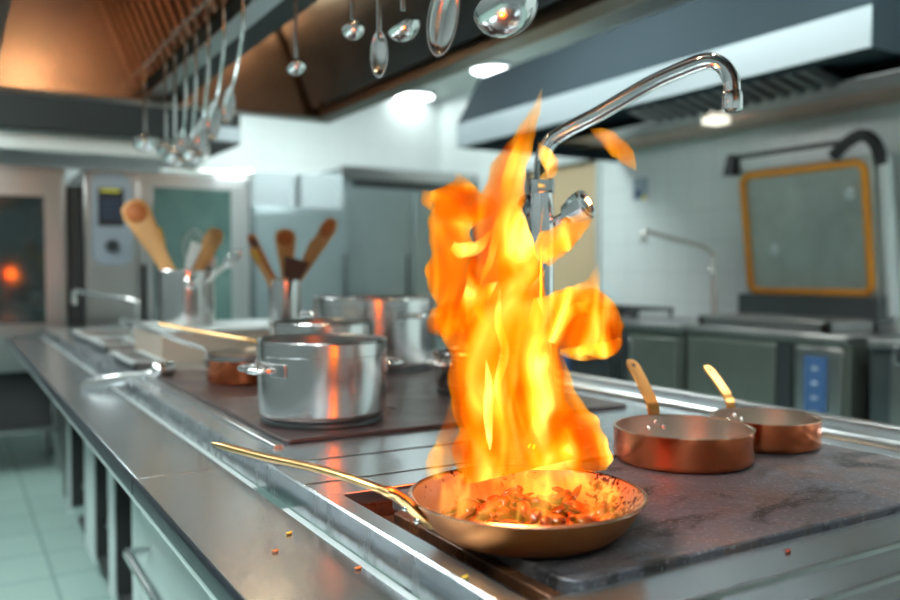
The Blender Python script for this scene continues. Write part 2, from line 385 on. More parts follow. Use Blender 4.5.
# griddles
def rounded_rect(x0, x1, y0, y1, r, n=6):
    pts = []
    for cx, cy, a in ((x1 - r, y1 - r, 0), (x0 + r, y1 - r, 90), (x0 + r, y0 + r, 180), (x1 - r, y0 + r, 270)):
        for k in range(n + 1):
            q = math.radians(a + 90 * k / n); pts.append((cx + r * math.cos(q), cy + r * math.sin(q)))
    return pts
ZG = ZT + 0.008
g = B().prism(rounded_rect(0.4967, 1.280, 0.618, 1.005, 0.022), ZT - 0.014, ZG).build('griddle_plate', griddle_m, None, (0.89, 0.81, ZG), bevel=0.0025)
tag(g, 'scratched black griddle plate under the flaming pan and copper saute pans', 'griddle')
g = B().prism(rounded_rect(0.4967, 1.287, 1.400, 2.58, 0.012), ZT + 0.0005, ZG).build('griddle_plate', griddle_hot, None, (0.89, 1.99, ZG), bevel=0.002)
tag(g, 'brown-black griddle plate under the steel stock pots', 'griddle')
# scrap strip hanging at the griddle's left side
w = B().prism([(0.4810, ZT - 0.020), (0.494, ZT - 0.020), (0.494, ZT - 0.004), (0.4810, ZT - 0.006)], 0.60, 0.955, 'y')
w.build('griddle_edge_bar', grease, top, o0, bevel=0.002)

# ------------------------------------------------------------------ pans and pots
def shell_profile(r0, r1, h, th, lip=0.0, round_r=0.02, n=6):
    """outer side from base centre up and inner side back down"""
    prof = [(0, 0)]
    prof.append((r0 - round_r, 0))
    for k in range(1, n + 1):
        a = PI / 2 * k / n
        prof.append((r0 - round_r + round_r * math.sin(a), round_r * (1 - math.cos(a))))
    prof.append((r1, h - 0.001))
    if lip: prof += [(r1 + lip, h + 0.001), (r1 + lip * 0.6, h + 0.003)]
    prof += [(r1 - th * 0.5, h + 0.0008), (r1 - th, h - 0.001)]
    ri = round_r * 0.9
    for k in range(n, 0, -1):
        a = PI / 2 * k / n
        prof.append((r0 - th - ri + ri * math.sin(a), th + ri * (1 - math.cos(a))))
    prof += [(r0 - th - ri, th), (0, th)]
    return prof
def split_shell(prof, t, mo, mi, name='pan_body', iname='lining', z0=0.0):
    """outside and inside as two parts, split at the rim"""
    k = max(range(len(prof)), key=lambda i: prof[i][1])
    a = B().lathe(prof[:k + 1], 72, Matrix.Translation((0, 0, z0))).build(name, mo, t)
    b = B().lathe(prof[k:], 72, Matrix.Translation((0, 0, z0))).build(iname, mi, t)
    return a, b

# --- frying pan with the flame
PC = at_z(527, 491, 0.955); PC.z = ZG
t = thing('frying_pan', 'shallow bronze frying pan full of burning food, on the near griddle', 'frying pan', PC)
R1, R0, H = 0.1315, 0.088, 0.0455
prof = [(0, 0), (R0 - 0.01, 0), (R0, 0.001), (R0 + 0.012, 0.006), (R0 + 0.024, 0.016), (R1 - 0.010, 0.031), (R1 - 0.002, H - 0.003), (R1, H), (R1 - 0.0015, H + 0.001)]
prof += [(R1 - 0.003, H - 0.001), (R1 - 0.012, 0.031), (R0 + 0.022, 0.018), (R0 + 0.010, 0.009), (R0, 0.0045), (R0 - 0.012, 0.0035), (0, 0.0035)]
split_shell(prof, t, bronze, pan_in)
B().lathe([(R1 - 0.0035, H - 0.0005), (R1 + 0.0008, H - 0.001), (R1 + 0.001, H + 0.001), (R1 - 0.001, H + 0.0018), (R1 - 0.0035, H + 0.001)], 72).build('rolled_rim', copper_rim, t)
# handle: bracket on the wall, then long rising bar to upper left
tip = at_d(214, 443.5, 1.07) - PC
att = at_d(441, 523, 0.915) - PC
d2 = Vector((tip.x, tip.y, 0)).normalized()
wall = Vector((att.x, att.y, 0)).normalized()
hp = smooth_path([wall * (R1 - 0.022) + Vector((0, 0, 0.018)), wall * (R1 - 0.003) + Vector((0, 0, 0.034)), wall * (R1 + 0.012) + d2 * 0.004 + Vector((0, 0, H + 0.006)), wall * (R1 + 0.022) + d2 * 0.022 + Vector((0, 0, H + 0.017)),
     tip.lerp(wall * (R1 + 0.022) + d2 * 0.022 + Vector((0, 0, H + 0.017)), 0.70) + Vector((0, 0, 0.003)), tip.lerp(wall * (R1 + 0.022) + d2 * 0.022 + Vector((0, 0, H + 0.017)), 0.35), tip], 8)
rr = [0.0102 if i < 22 else 0.0080 for i in range(len(hp))]
n = len(hp); rr[0] = 0.006; rr[-1] = 0.004; rr[-2] = 0.0068
h = B().tube(hp, rr, 16, flat=(1.0, 0.6)).build('handle', handle_m, t)
B().tube([tip.lerp(hp[-12], 0.12) + Vector((0, 0, 0.0035)), tip.lerp(hp[-12], 0.55) + Vector((0, 0, 0.0036))], 0.0028, 8, flat=(1, 0.3)).build('hanging_slot', wood_brown, h)
side = Vector((-wall.y, wall.x, 0))
for k, (a, z) in enumerate(((0.004, 0.022), (0.011, 0.037))):
    c = wall * (R1 - 0.012 + a * 1.9) + side * (-0.001) + Vector((0, 0, z + 0.003))
    B().ball(c + (CAM - (PC + c)).normalized() * 0.005, 0.0042, 14, 8).build('rivet', chrome_soft, h)

# food in the pan: sauce and individual glazed pieces
s_ = B().lathe([(0, 0.0095), (0.072, 0.0095), (0.090, 0.0085), (0.092, 0.0055), (0, 0.0045)], 48).build('sauce', sauce_m, None, (0, 0, 0))
s_.location = PC
tag(s_, 'dark red sauce pooled in the bottom of the frying pan', 'sauce', kind='stuff')
def piece_mesh(kind):
    b = B()
    if kind == 0:   # curled prawn-like slice
        pts = [(0.013 * math.cos(a), 0.013 * math.sin(a), 0.002 * math.sin(a * 2)) for a in [0.3 * k for k in range(10)]]
        b.tube(pts, [0.003, 0.0052, 0.0065, 0.0072, 0.0074, 0.007, 0.0062, 0.0052, 0.004, 0.0018], 10, flat=(1, 0.8))
    elif kind == 1:  # pepper strip
        pts = [(-0.024 + 0.006 * k, 0.006 * math.sin(k * 0.7), 0.003 * math.cos(k * 0.6)) for k in range(9)]
        b.tube(pts, [0.002, 0.0045, 0.005, 0.005, 0.0052, 0.005, 0.0048, 0.004, 0.0015], 8, flat=(1.2, 0.55))
    else:            # chunk
        b.ball((0, 0, 0), 0.0115, 10, 6, (1.2, 0.85, 0.62)); b.ball((0.008, 0.004, 0.002), 0.007, 8, 5, (1, 0.9, 0.8))
    return b
names = ['curled_food_slice', 'pepper_strip', 'food_chunk']
labs = ['curled orange-red glazed slice among the burning food in the frying pan', 'thin red glazed strip among the burning food in the frying pan', 'rounded glazed chunk among the burning food in the frying pan']
protos = []
rnd = random.Random(3)
for i in range(66):
    k = (0, 1, 0, 2, 1)[i % 5]
    a = rnd.uniform(0, 2 * PI); r = 0.088 * math.sqrt(rnd.random())
    z = 0.0125 + 0.019 * max(0, 1 - (r / 0.095) ** 2) * rnd.random() + 0.002 + (0.004 if r > 0.07 else 0)
    loc = PC + Vector((r * math.cos(a), r * math.sin(a), z))
    rot = (rnd.uniform(-0.5, 0.5), rnd.uniform(-0.5, 0.5), rnd.uniform(0, 6.28))
    key = (k, i % 2)
    ex = [p for p in protos if p[0] == key]
    if ex: o = ex[0][1].copy(); COL.objects.link(o)
    else:
        o = piece_mesh(k).build(names[k], (food_red, food_orange)[i % 2], None); protos.append((key, o))
        tag(o, labs[k], 'food', names[k].replace('_', ' ') + 's in the frying pan')
    o.location = loc; o.rotation_euler = rot; s = rnd.uniform(0.8, 1.15); o.scale = (s, s, s)

# --- copper saute pans
def strap_handle(t, a_ang, r, z_att, tip_local, w, label=None):
    """strap riveted inside the wall, rising to a tip with a hanging hole"""
    wv = Vector((math.cos(a_ang), math.sin(a_ang), 0))
    p0 = wv * (r + 0.0035) + Vector((0, 0, z_att - 0.026)); p1 = wv * (r + 0.004) + Vector((0, 0, z_att - 0.003)); p2 = wv * (r + 0.011) + Vector((0, 0, z_att + 0.016))
    path = smooth_path([p0, p1, p2, p2.lerp(tip_local, 0.45) + Vector((0, 0, 0.003)), tip_local], 7)
    n = len(path); rr = [w * (0.82 + 0.28 * (i / n)) for i in range(n)]; rr[-1] = w * 0.55; rr[-2] = w * 0.95
    # frame-aligned strap
    b = B(); sd = Vector((-wv.y, wv.x, 0)); vs = []; fs = []
    for i, p in enumerate(path):
        tt = (path[min(i + 1, n - 1)] - path[max(i - 1, 0)]).normalized(); nn = tt.cross(sd).normalized()
        for sx, sn in ((-1, -1), (1, -1), (1, 1), (-1, 1)): vs.append(p + sd * sx * rr[i] + nn * sn * 0.0022)
    for i in range(n - 1):
        for k in range(4):
            k2 = (k + 1) % 4; fs.append((i * 4 + k, i * 4 + k2, (i + 1) * 4 + k2, (i + 1) * 4 + k))
    fs += [(3, 2, 1, 0), tuple(range(4 * n - 4, 4 * n))]
    b.add(vs, fs, False)
    h = b.build('handle', brass, t, bevel=0.001)
    # hanging hole as a dark ring set in the strap, both faces
    q = path[-3]; tt = (path[-1] - path[-3]).normalized(); nn = tt.cross(sd).normalized()
    M = Matrix.Translation(q) @ Matrix((sd, tt, nn)).transposed().to_4x4()
    B().lathe([(0, -0.0025), (0.0042, -0.0025), (0.0042, 0.0025), (0, 0.0025)], 16, M, sx=0.8, sy=1.3).build('hanging_hole', wood_brown, h)
    for k, (du, dz) in enumerate(((0, -0.012), (-0.014, -0.020), (0.014, -0.020))):
        aa = a_ang + du / r
        c = Vector((math.cos(aa), math.sin(aa), 0)) * (r - 0.0045) + Vector((0, 0, z_att + dz))
        B().ball(c, 0.0052, 14, 8).build('rivet', chrome_soft, t)
def saute(px, py, d, r, h, handle_px, tip_px, tip_d, label, w):
    c = at_d(px, py, d); c.z = ZG
    t = thing('saute_pan', label, 'saute pan', c, group='copper saute pans')
    split_shell(shell_profile(r, r, h, 0.0035, 0.0, 0.010), t, copper, tin)
    B().lathe([(r - 0.0036, h - 0.001), (r + 0.0006, h - 0.001), (r + 0.0006, h + 0.0008), (r - 0.0036, h + 0.0008)], 72).build('rim', copper_rim, t)
    a = at_d(handle_px[0], handle_px[1], d + r * 0.9) - c; ang = math.atan2(a.y, a.x)
    strap_handle(t, ang, r, h, at_d(tip_px[0], tip_px[1], tip_d) - c, w)
    return t, c
saute(683, 425, 1.315, 0.1065, 0.052, (657, 412), (630, 360), 1.53, 'larger copper saute pan with brass strap handle, beside the frying pan', 0.0115)
saute(765, 416, 1.43, 0.0885, 0.048, (734, 408), (706, 366), 1.585, 'smaller copper saute pan with brass strap handle, at the griddle back right', 0.0098)

# --- stock pots
def loop_handle(t, ang, r, z, w, out, rad=0.006, name='handle'):
    """horizontal bar handle standing off the wall, with riveted end plates"""
    ca, sa = math.cos(ang), math.sin(ang); M = Matrix.Rotation(ang, 4, 'Z')
    hw = w / 2; x = math.sqrt(max(r * r - hw * hw, 0))
    pts = smooth_path([(x - 0.004, -hw, z), (x + out * 0.6, -hw * 0.97, z), (r + out, -hw * 0.7, z), (r + out, 0, z), (r + out, hw * 0.7, z), (x + out * 0.6, hw * 0.97, z), (x - 0.004, hw, z)], 6)
    h = B().tube(pts, rad, 12, M).build(name, chrome_soft, t)
    for s in (-1, 1):
        aa = math.atan2(s * (hw + 0.008), x)
        MM = Matrix.Rotation(ang + aa, 4, 'Z') @ Matrix.Translation((r + 0.001, 0, z))
        B().box(-0.002, 0.002, -0.018, 0.018, -0.012, 0.012, MM).build('handle_plate', steel, h, bevel=0.001)
def pot(name, px, d, r, h, label, group, handles, gr=0.0, base_ring=True, rim_px=None, m=steel_pot, zz=ZG, cat='pot'):
    c = at_d(px, 300, d); c.z = zz
    t = thing(name, label, cat, c, group=group)
    z0 = 0.012 if base_ring else 0
    split_shell(shell_profile(r, r, h - z0, 0.003, 0.0025, 0.012), t, m, steel, 'pot_body', 'pot_interior', z0)
    B().lathe([(r + 0.0002, h - 0.026), (r + 0.0016, h - 0.025), (r + 0.0016, h - 0.002), (r + 0.0002, h - 0.001)], 72).build('rim_band', steel_pot, t)
    if base_ring:
        B().lathe([(0, 0), (r - 0.008, 0), (r - 0.005, 0.002), (r - 0.005, 0.009), (r - 0.010, 0.0125), (0, 0.0125)], 72).build('base_disc', steel_dark, t)
    for (hp_px, hp_py, hd, hz, hwid, hout) in handles:
        a = at_d(hp_px, hp_py, hd) - c
        loop_handle(t, math.atan2(a.y, a.x), r, hz, hwid, hout)
    return t, c
pot('stock_pot', 322, 1.672, 0.126, 0.158, 'shiny steel stock pot nearest the camera, standing alone at the griddle corner', None,
    [(255, 372, 1.60, 0.108, 0.095, 0.030), (389, 360, 1.74, 0.108, 0.095, 0.030)])
pot('large_stock_pot', 375, 2.60, 0.187, 0.213, 'largest steel stock pot, behind and to the right of the nearest pot', None,
    [(306, 312, 2.62, 0.165, 0.12, 0.04), (430, 314, 2.46, 0.165, 0.12, 0.04)])
tt, pc = pot('saucepan', 322, 2.05, 0.125, 0.170, 'steel saucepan with long golden handle, hidden behind the nearest stock pot', None, [])
a = at_d(262, 346, 2.0) - pc; aa = Vector((a.x, a.y, 0)).normalized()
st = aa * 0.123; st.z = 0.128
B().tube(smooth_path([st, aa * 0.16 + Vector((0, 0, 0.130)), (at_d(210, 333, 2.08) - pc), (at_d(161, 324, 2.16) - pc)], 6), 0.0085, 12, flat=(1, 0.6)).build('handle', handle_m, tt)
pot('pan_behind_flame', 480, 2.06, 0.110, 0.098, 'low steel pot on the griddle, seen through the flame', None, [(440, 352, 2.0, 0.075, 0.08, 0.025), (522, 352, 2.06, 0.075, 0.08, 0.025)])

# copper saucepan at left
c = at_d(245, 360, 2.25); c.z = ZG
t = thing('copper_saucepan', 'copper saucepan with long pale steel handle, left of the nearest stock pot', 'saucepan', c)
split_shell(shell_profile(0.098, 0.098, 0.076, 0.003, 0.001, 0.012), t, copper, tin)
B().lathe([(0.0955, 0.062), (0.0992, 0.063), (0.0996, 0.0765), (0.0955, 0.0775)], 64).build('rim_band', steel, t)
p1 = at_d(216, 354, 2.22) - c; p2 = at_d(122, 319, 2.32) - c
q = Vector((p1.x, p1.y, 0)).normalized() * 0.097; q.z = 0.062
lp = [q, p1.lerp(p2, 0.12) + Vector((0, 0, 0.0)), p1.lerp(p2, 0.5), p1.lerp(p2, 0.85) + Vector((0, 0, 0.004)), p2]
h = B().tube(smooth_path(lp, 6), 0.006, 10).build('handle', steel, t)
e = (p2 - p1).normalized(); dn = Vector((0, 0, -1))
B().tube(smooth_path([p2 - e * 0.04, p2 + e * 0.004 + dn * 0.003, p2 - e * 0.004 + dn * 0.016, p2 - e * 0.03 + dn * 0.030], 6), 0.0045, 8).build('hanging_loop', steel, h)
B().tube([q + Vector((0, 0, -0.002)), q + Vector((0, 0, -0.022))], 0.008, 10, flat=(1, 0.5)).build('handle_bracket', chrome_soft, h)

# --- tap on the island
FC = at_z(541, 448, ZT); FC.z = ZT
FD = (FC - CAM).dot(FW)
t = thing('faucet', 'tall chrome faucet rising from the island behind the frying pan', 'faucet', FC)
B().lathe([(0, 0), (0.028, 0), (0.028, 0.004), (0.0235, 0.010), (0.0235, 0.030), (0.0275, 0.033), (0.0275, 0.040), (0.0215, 0.046), (0, 0.046)], 40).build('base_flange', chrome, t)
ztop = at_d(541, 193, FD).z - ZT
B().lathe([(0.0205, 0.04), (0.0205, ztop - 0.06), (0.0200, ztop - 0.03), (0.0175, ztop), (0, ztop)], 40).build('column', chrome, t)
zn = at_d(541, 180, FD).z - ZT
M = Matrix.Identity(4)
B().lathe([(0, ztop - 0.002), (0.0205, ztop - 0.002), (0.0212, ztop + 0.001), (0.0212, zn - 0.002), (0.0195, zn), (0, zn)], 10).build('nut', chrome, t, angle=20)
sp = [Vector((0.0, 0, zn - 0.002))] + [at_d(px, py, d) - FC for px, py, d in ((542, 163, FD), (547, 147, FD - 0.003), (560, 134, FD - 0.01), (600, 113, FD - 0.03), (650, 84, FD - 0.055), (688, 67, FD - 0.075), (708, 61, FD - 0.085), (722, 66, FD - 0.09), (731, 79, FD - 0.093), (732.5, 92, FD - 0.094))]
sp[0].x = sp[1].x * 0.5; sp[0].y = sp[1].y * 0.5
B().tube(smooth_path(sp, 8), 0.0132, 20).build('spout', chrome, t)
e0 = at_d(732.5, 90, FD - 0.094) - FC; e1 = at_d(732.5, 111, FD - 0.094) - FC
B().lathe([(0, 0), (0.0125, 0.0), (0.0155, 0.003), (0.0158, 0.024), (0.0145, 0.031), (0, 0.031)], 24, Matrix.Translation(e1 + Vector((0, 0, -0.001)))).build('aerator', chrome, t)
# valve handle, right and left
def knob(pa, pb, r, name='knob'):
    ax = (pb - pa); L = ax.length; q = ax.to_track_quat('Z', 'Y').to_matrix().to_4x4()
    M = Matrix.Translation(pa) @ q
    B().lathe([(0, 0), (0.008, 0), (0.008, L * 0.45), (r * 0.62, L * 0.5), (r * 0.9, L * 0.75), (r, L * 0.95), (r * 0.95, L), (r * 0.75, L * 1.0), (r * 0.66, L * 0.90), (0, L * 0.88)], 9, M).build(name, chrome, t, angle=20)
knob(at_d(546, 227, FD) - FC, at_d(587, 203, FD - 0.045) - FC, 0.0265)
knob(at_d(536, 222, FD) - FC, at_d(527, 203, FD + 0.06) - FC, 0.018)

# --- raised box, utensil jars at the far part of the island
BX0, BX1, BY0, BY1, BZ = 0.583, 1.34, 2.82, 3.28, 1.012
o = (0.95, 3.05, ZT)
t = thing('raised_steel_box', 'low beige-grey steel box on the island carrying the utensil jars', 'box', o)
B().box(BX0, BX1, BY0, BY1, ZT, BZ - 0.012).build('box_body', beige, t, o, bevel=0.004)
B().box(BX0 - 0.006, BX1 + 0.006, BY0 - 0.006, BY1 + 0.006, BZ - 0.012, BZ).build('box_lid', steel_pale, t, o, bevel=0.003)
def jar(px, d, r, h, label):
    c = at_d(px, 290, d); c.z = BZ
    t = thing('utensil_jar', label, 'utensil jar', c, group='steel utensil jars')
    pr = shell_profile(r, r, h, 0.002, 0.003, 0.008)
    k = max(range(len(pr)), key=lambda i: pr[i][1])
    B().lathe(pr, 48).build('jar_body', steel_pot, t)
    return t, c
J1, c1 = jar(186, 3.05, 0.100, 0.192, 'wide steel utensil jar with a round side knob, left of the two jars')
e = (at_d(190, 283, 2.95) - c1); e.z = 0; e.normalize()
M = Matrix.Translation(e * 0.099 + Vector((0, 0, 0.150))) @ e.to_track_quat('Z', 'Y').to_matrix().to_4x4()
B().lathe([(0, 0), (0.010, 0), (0.010, 0.012), (0.022, 0.016), (0.022, 0.024), (0.012, 0.03), (0, 0.03)], 20, M).build('knob', chrome_soft, J1)
J2, c2 = jar(285, 3.0, 0.058, 0.158, 'narrow steel utensil jar, right of the two jars')
def utensil(kind, jc, h_in, px0, py0, px1, py1, d, m, label, name, wpx, cat, dd=0.0, m2=None):
    """a spoon or spatula standing in a jar: foot inside, head at (px1,py1)"""
    p1 = at_d(px1, py1, d + dd); pm = at_d(px0, py0, d)
    foot = pm + (pm - p1).normalized() * ((pm.z - (BZ + 0.012)) / max(0.05, abs((pm - p1).normalized().z)))
    # keep the foot inside the jar
    off = Vector((foot.x - jc.x, foot.y - jc.y, 0)); lim = h_in - 0.014
    if off.length > lim: foot.x = jc.x + off.x / off.length * lim; foot.y = jc.y + off.y / off.length * lim
    foot.z = BZ + 0.012
    t = thing(name, label, cat, foot)
    ax = p1 - foot; L = ax.length; wd = wpx / F_PX * d
    M = ax.to_track_quat('Z', 'Y').to_matrix().to_4x4()
    # flat face turned to the aisle
    n = (CAM - p1).normalized(); z = ax.normalized(); x = n.cross(z).normalized(); y = z.cross(x)
    M = Matrix((x, y, z)).transposed().to_4x4()
    if kind == 'spoon':
        B().tube([(0, 0, 0), (0, 0, L * 0.5), (0, 0, L * 0.80)], [0.006, 0.0065, wd * 0.3], 10, M).build('handle', m, t)
        B().ball((0, 0, L * 0.90), 1, 18, 10, (wd * 0.5, 0.006, L * 0.12), M).build('bowl', m2 or m, t)
    elif kind == 'paddle':
        B().tube([(0, 0, 0), (0, 0, L * 0.35), (0, 0, L * 0.62), (0, 0, L * 0.85), (0, 0, L * 0.95), (0, 0, L)], [0.011, 0.014, wd * 0.34, wd * 0.45, wd * 0.5, wd * 0.34], 14, M, flat=(0.25, 1)).build('handle', m, t)
        B().ball((0, 0, L * 0.90), 1, 18, 10, (wd * 0.36, 0.009, L * 0.085), M).build('bowl', m2 or m, t)
    elif kind == 'bigpaddle':
        B().tube([(0, 0, 0), (0, 0, L * 0.3), (0, 0, L * 0.55), (0, 0, L * 0.72), (0, 0, L * 0.9), (0, 0, L * 0.97), (0, 0, L)], [wd * 0.2, wd * 0.24, wd * 0.30, wd * 0.42, wd * 0.54, wd * 0.45, wd * 0.2], 18, M, flat=(0.2, 1)).build('handle', m, t)
        B().ball((0, 0.006, L * 0.90), 1, 18, 10, (wd * 0.40, 0.012, L * 0.08), M).ball((0, -0.006, L * 0.90), 1, 18, 10, (wd * 0.40, 0.012, L * 0.08), M).build('bowl', m2 or m, t)
    elif kind == 'spatula':
        B().tube([(0, 0, 0), (0, 0, L * 0.7)], 0.007, 10, M).build('handle', m, t)
        B().hexa([(-wd * 0.3, -0.003, L * 0.68), (wd * 0.3, -0.003, L * 0.68), (wd * 0.3, 0.003, L * 0.68), (-wd * 0.3, 0.003, L * 0.68), (-wd * 0.5, -0.0015, L), (wd * 0.5, -0.0015, L), (wd * 0.5, 0.0015, L), (-wd * 0.5, 0.0015, L)], M).build('blade', m2 or m, t, bevel=0.001)
    elif kind == 'whisk':
        B().tube([(0, 0, 0), (0, 0, L * 0.6)], 0.008, 10, M).build('handle', m, t)
        b = B()
        for k in range(5):
            R = M @ Matrix.Rotation(PI * k / 5, 4, 'Z')
            b.tube([(wd * 0.5 * math.sin(u), 0, L * 0.6 + L * 0.4 * (1 - math.cos(u)) / 2) if u <= PI else (0, 0, 0) for u in [PI * j / 10 for j in range(11)]], 0.0016, 5, R)
            b.tube([(-wd * 0.5 * math.sin(u), 0, L * 0.6 + L * 0.4 * (1 - math.cos(u)) / 2) for u in [PI * j / 10 for j in range(11)]], 0.0016, 5, R)
        b.build('whisk_wires', m2 or m, t)
    return t
utensil('bigpaddle', c1, 0.1, 168, 270, 130, 201, 3.0, wood, 'big pale wooden spoon with a dark orange bowl leaning left out of the wide jar', 'wooden_spoon', 26, 'spoon', 0, wood_dark)
utensil('whisk', c1, 0.1, 192, 268, 195, 229, 3.1, steel, 'steel whisk standing in the middle of the wide jar', 'whisk', 20, 'whisk')
utensil('spatula', c1, 0.1, 188, 268, 197, 243, 3.0, white_plain, 'cream flat spatula in front of the whisk in the wide jar', 'spatula', 12, 'spatula')
utensil('bigpaddle', c1, 0.1, 199, 268, 218, 229, 3.02, wood, 'short pale wooden spatula leaning right in the wide jar', 'wooden_spatula', 17, 'spatula')
utensil('paddle', c1, 0.1, 166, 268, 157, 228, 3.1, yellow_paint, 'yellow-handled spatula behind the big spoon in the wide jar', 'yellow_spatula', 10, 'spatula')
utensil('spoon', c1, 0.1, 208, 270, 212, 256, 3.08, steel, 'steel ladle cup showing behind the right side of the wide jar', 'serving_spoon', 13, 'spoon')
utensil('spoon', c1, 0.1, 214, 272, 240, 252, 3.0, chrome_soft, 'shiny steel spoon lying out over the right rim of the wide jar', 'steel_spoon', 11, 'spoon')
utensil('paddle', c2, 0.058, 275, 280, 250, 235, 2.98, wood_dark, 'slim brown wooden spoon leaning left in the narrow jar', 'slim_wooden_spoon', 10, 'spoon', 0, wood_brown)
utensil('paddle', c2, 0.058, 272, 279, 252, 248, 2.95, wood, 'slim yellowish spatula leaning left in front of the brown spoon', 'slim_spatula', 9, 'spatula', 0, yellow_paint)
utensil('bigpaddle', c2, 0.058, 287, 280, 285, 229, 3.04, wood, 'orange-headed wooden spatula standing upright in the narrow jar', 'upright_spatula', 20, 'spatula', 0, wood_dark)
utensil('bigpaddle', c2, 0.058, 298, 280, 334, 219, 3.0, wood, 'longest wooden spoon leaning far right in the narrow jar', 'long_wooden_spoon', 15, 'spoon', 0, wood_dark)
utensil('paddle', c2, 0.058, 296, 280, 318, 240, 3.03, wood, 'shorter wooden spoon leaning right, behind the longest one', 'short_wooden_spoon', 13, 'spoon', 0, wood_dark)
utensil('spatula', c2, 0.058, 290, 283, 297, 259, 2.94, wood_brown, 'short dark brown flat scraper at the front of the narrow jar', 'brown_scraper', 26, 'scraper')

# --- food wells at the far left of the island
def gn_pan(x0, x1, y0, y1, h, label, m=steel):
    o = ((x0 + x1) / 2, (y0 + y1) / 2, ZT)
    t = thing('food_pan', label, 'food pan', o, group='steel food pans on the island')
    w = B(); th = 0.006
    w.box(x0, x1, y0, y0 + th, ZT, ZT + h).box(x0, x1, y1 - th, y1, ZT, ZT + h).box(x0, x0 + th, y0, y1, ZT, ZT + h).box(x1 - th, x1, y0, y1, ZT, ZT + h).box(x0, x1, y0, y1, ZT, ZT + 0.004)
    w.build('pan_walls', m, t, o)
    w = B(); f = 0.016; z = ZT + h
    w.box(x0 - f, x1 + f, y0 - f, y0 + 0.004, z, z + 0.003).box(x0 - f, x1 + f, y1 - 0.004, y1 + f, z, z + 0.003).box(x0 - f, x0 + 0.004, y0, y1, z, z + 0.003).box(x1 - 0.004, x1 + f, y0, y1, z, z + 0.003)
    w.build('pan_flange', steel_pale, t, o, bevel=0.001)
gn_pan(0.485, 0.56, 2.72, 3.10, 0.022, 'narrow open steel food pan on the island beside the beige box')
gn_pan(0.50, 0.62, 3.40, 3.72, 0.025, 'open steel food pan beyond the beige box')
gn_pan(0.50, 0.74, 3.84, 4.30, 0.022, 'wide open steel food pan near the far end of the island')
gn_pan(0.80, 1.06, 3.84, 4.30, 0.022, 'open steel food pan behind the wide one, near the far tap')
o = at_z(119, 343, ZT); o.z = ZT
t = thing('beige_canister', 'squat beige metal canister with lid between food pans at far end', 'canister', (0.66, 3.58, ZT))
B().box(0.0, 0.12, -0.02, 0.12, 0, 0.085).build('canister_body', beige, t, bevel=0.006)
B().box(-0.004, 0.124, -0.024, 0.124, 0.085, 0.095).build('canister_lid', steel, t, bevel=0.003)
# far tap
def small_tap(base, col_top, elbow, end, label, r, knob_at=None):
    t = thing('faucet', label, 'faucet', base)
    B().lathe([(0, 0), (0.03, 0), (0.03, 0.006), (0.022, 0.03), (0, 0.03)], 24).build('base_flange', chrome_soft, t)
    pts = [Vector((0, 0, 0.0)), col_top - base, elbow - base, end - base, end - base + Vector((0, 0, -0.045))]
    up = col_top - base; el = elbow - base; en = end - base
    path = [Vector((0, 0, 0.02)), up * 0.5, up * 0.93, up + (el - up) * 0.15, el.lerp(en, 0.1), el.lerp(en, 0.5), el.lerp(en, 0.93), en + Vector((0, 0, -0.008)), en + Vector((0, 0, -0.05))]
    B().tube(smooth_path(path, 6), r, 14).build('spout', chrome_soft, t)
    B().lathe([(0, 0), (r * 1.5, 0), (r * 1.5, 0.03), (0, 0.03)], 16, Matrix.Translation(en + Vector((0, 0, -0.07)))).build('aerator', chrome_soft, t)
    if knob_at is not None:
        k = knob_at - base
        B().tube([Vector((0, 0, k.z)), k], r * 0.8, 10).ball(k, r * 2.0, 14, 8).build('knob', chrome, t)
    return t
b_ = Vector((1.02, 4.62, ZT))
dd = (b_ - CAM).dot(FW)
bt = at_d(137, 325, dd); bt.z = ZT
bt = at_x(137, 330, 0.80); bt.z = ZT; dd = (bt - CAM).dot(FW)
small_tap(bt, at_d(137, 303, dd), at_d(135, 300, dd), at_d(74, 291, dd + 0.1), 'thin far faucet with level spout at the island end near the ovens', 0.011)

# --- tongs on the plate rail
pa = at_z(87, 385, ZL + 0.012); pb = at_z(168, 371, ZT + 0.020)
t = thing('serving_tongs', 'chrome serving tongs lying across the gap between plate rail and worktop', 'tongs', pa)
ax = pb - pa; sd = Vector((0, 0, 1)).cross(ax).normalized()
for k, s in enumerate((-1, 1)):
    pts = smooth_path([sd * 0.0, ax * 0.06 + sd * s * 0.012, ax * 0.4 + sd * s * 0.022, ax * 0.75 + sd * s * 0.016, ax * 0.88 + sd * s * 0.012], 6)
    arm = B().tube(pts, [0.017 - 0.008 * abs(i / len(pts) - 0.3) for i in range(len(pts))], 10, flat=(0.55, 1.0)).build('arm', chrome_soft, t)
    B().ball(ax * 0.95 + sd * s * 0.016 + Vector((0, 0, 0.008)), 0.030, 16, 8, (1.0, 0.7, 0.75)).build('gripping_cup', chrome, t)
B().tube([sd * -0.014, sd * 0.014], 0.014, 14).build('hinge', chrome_soft, t)

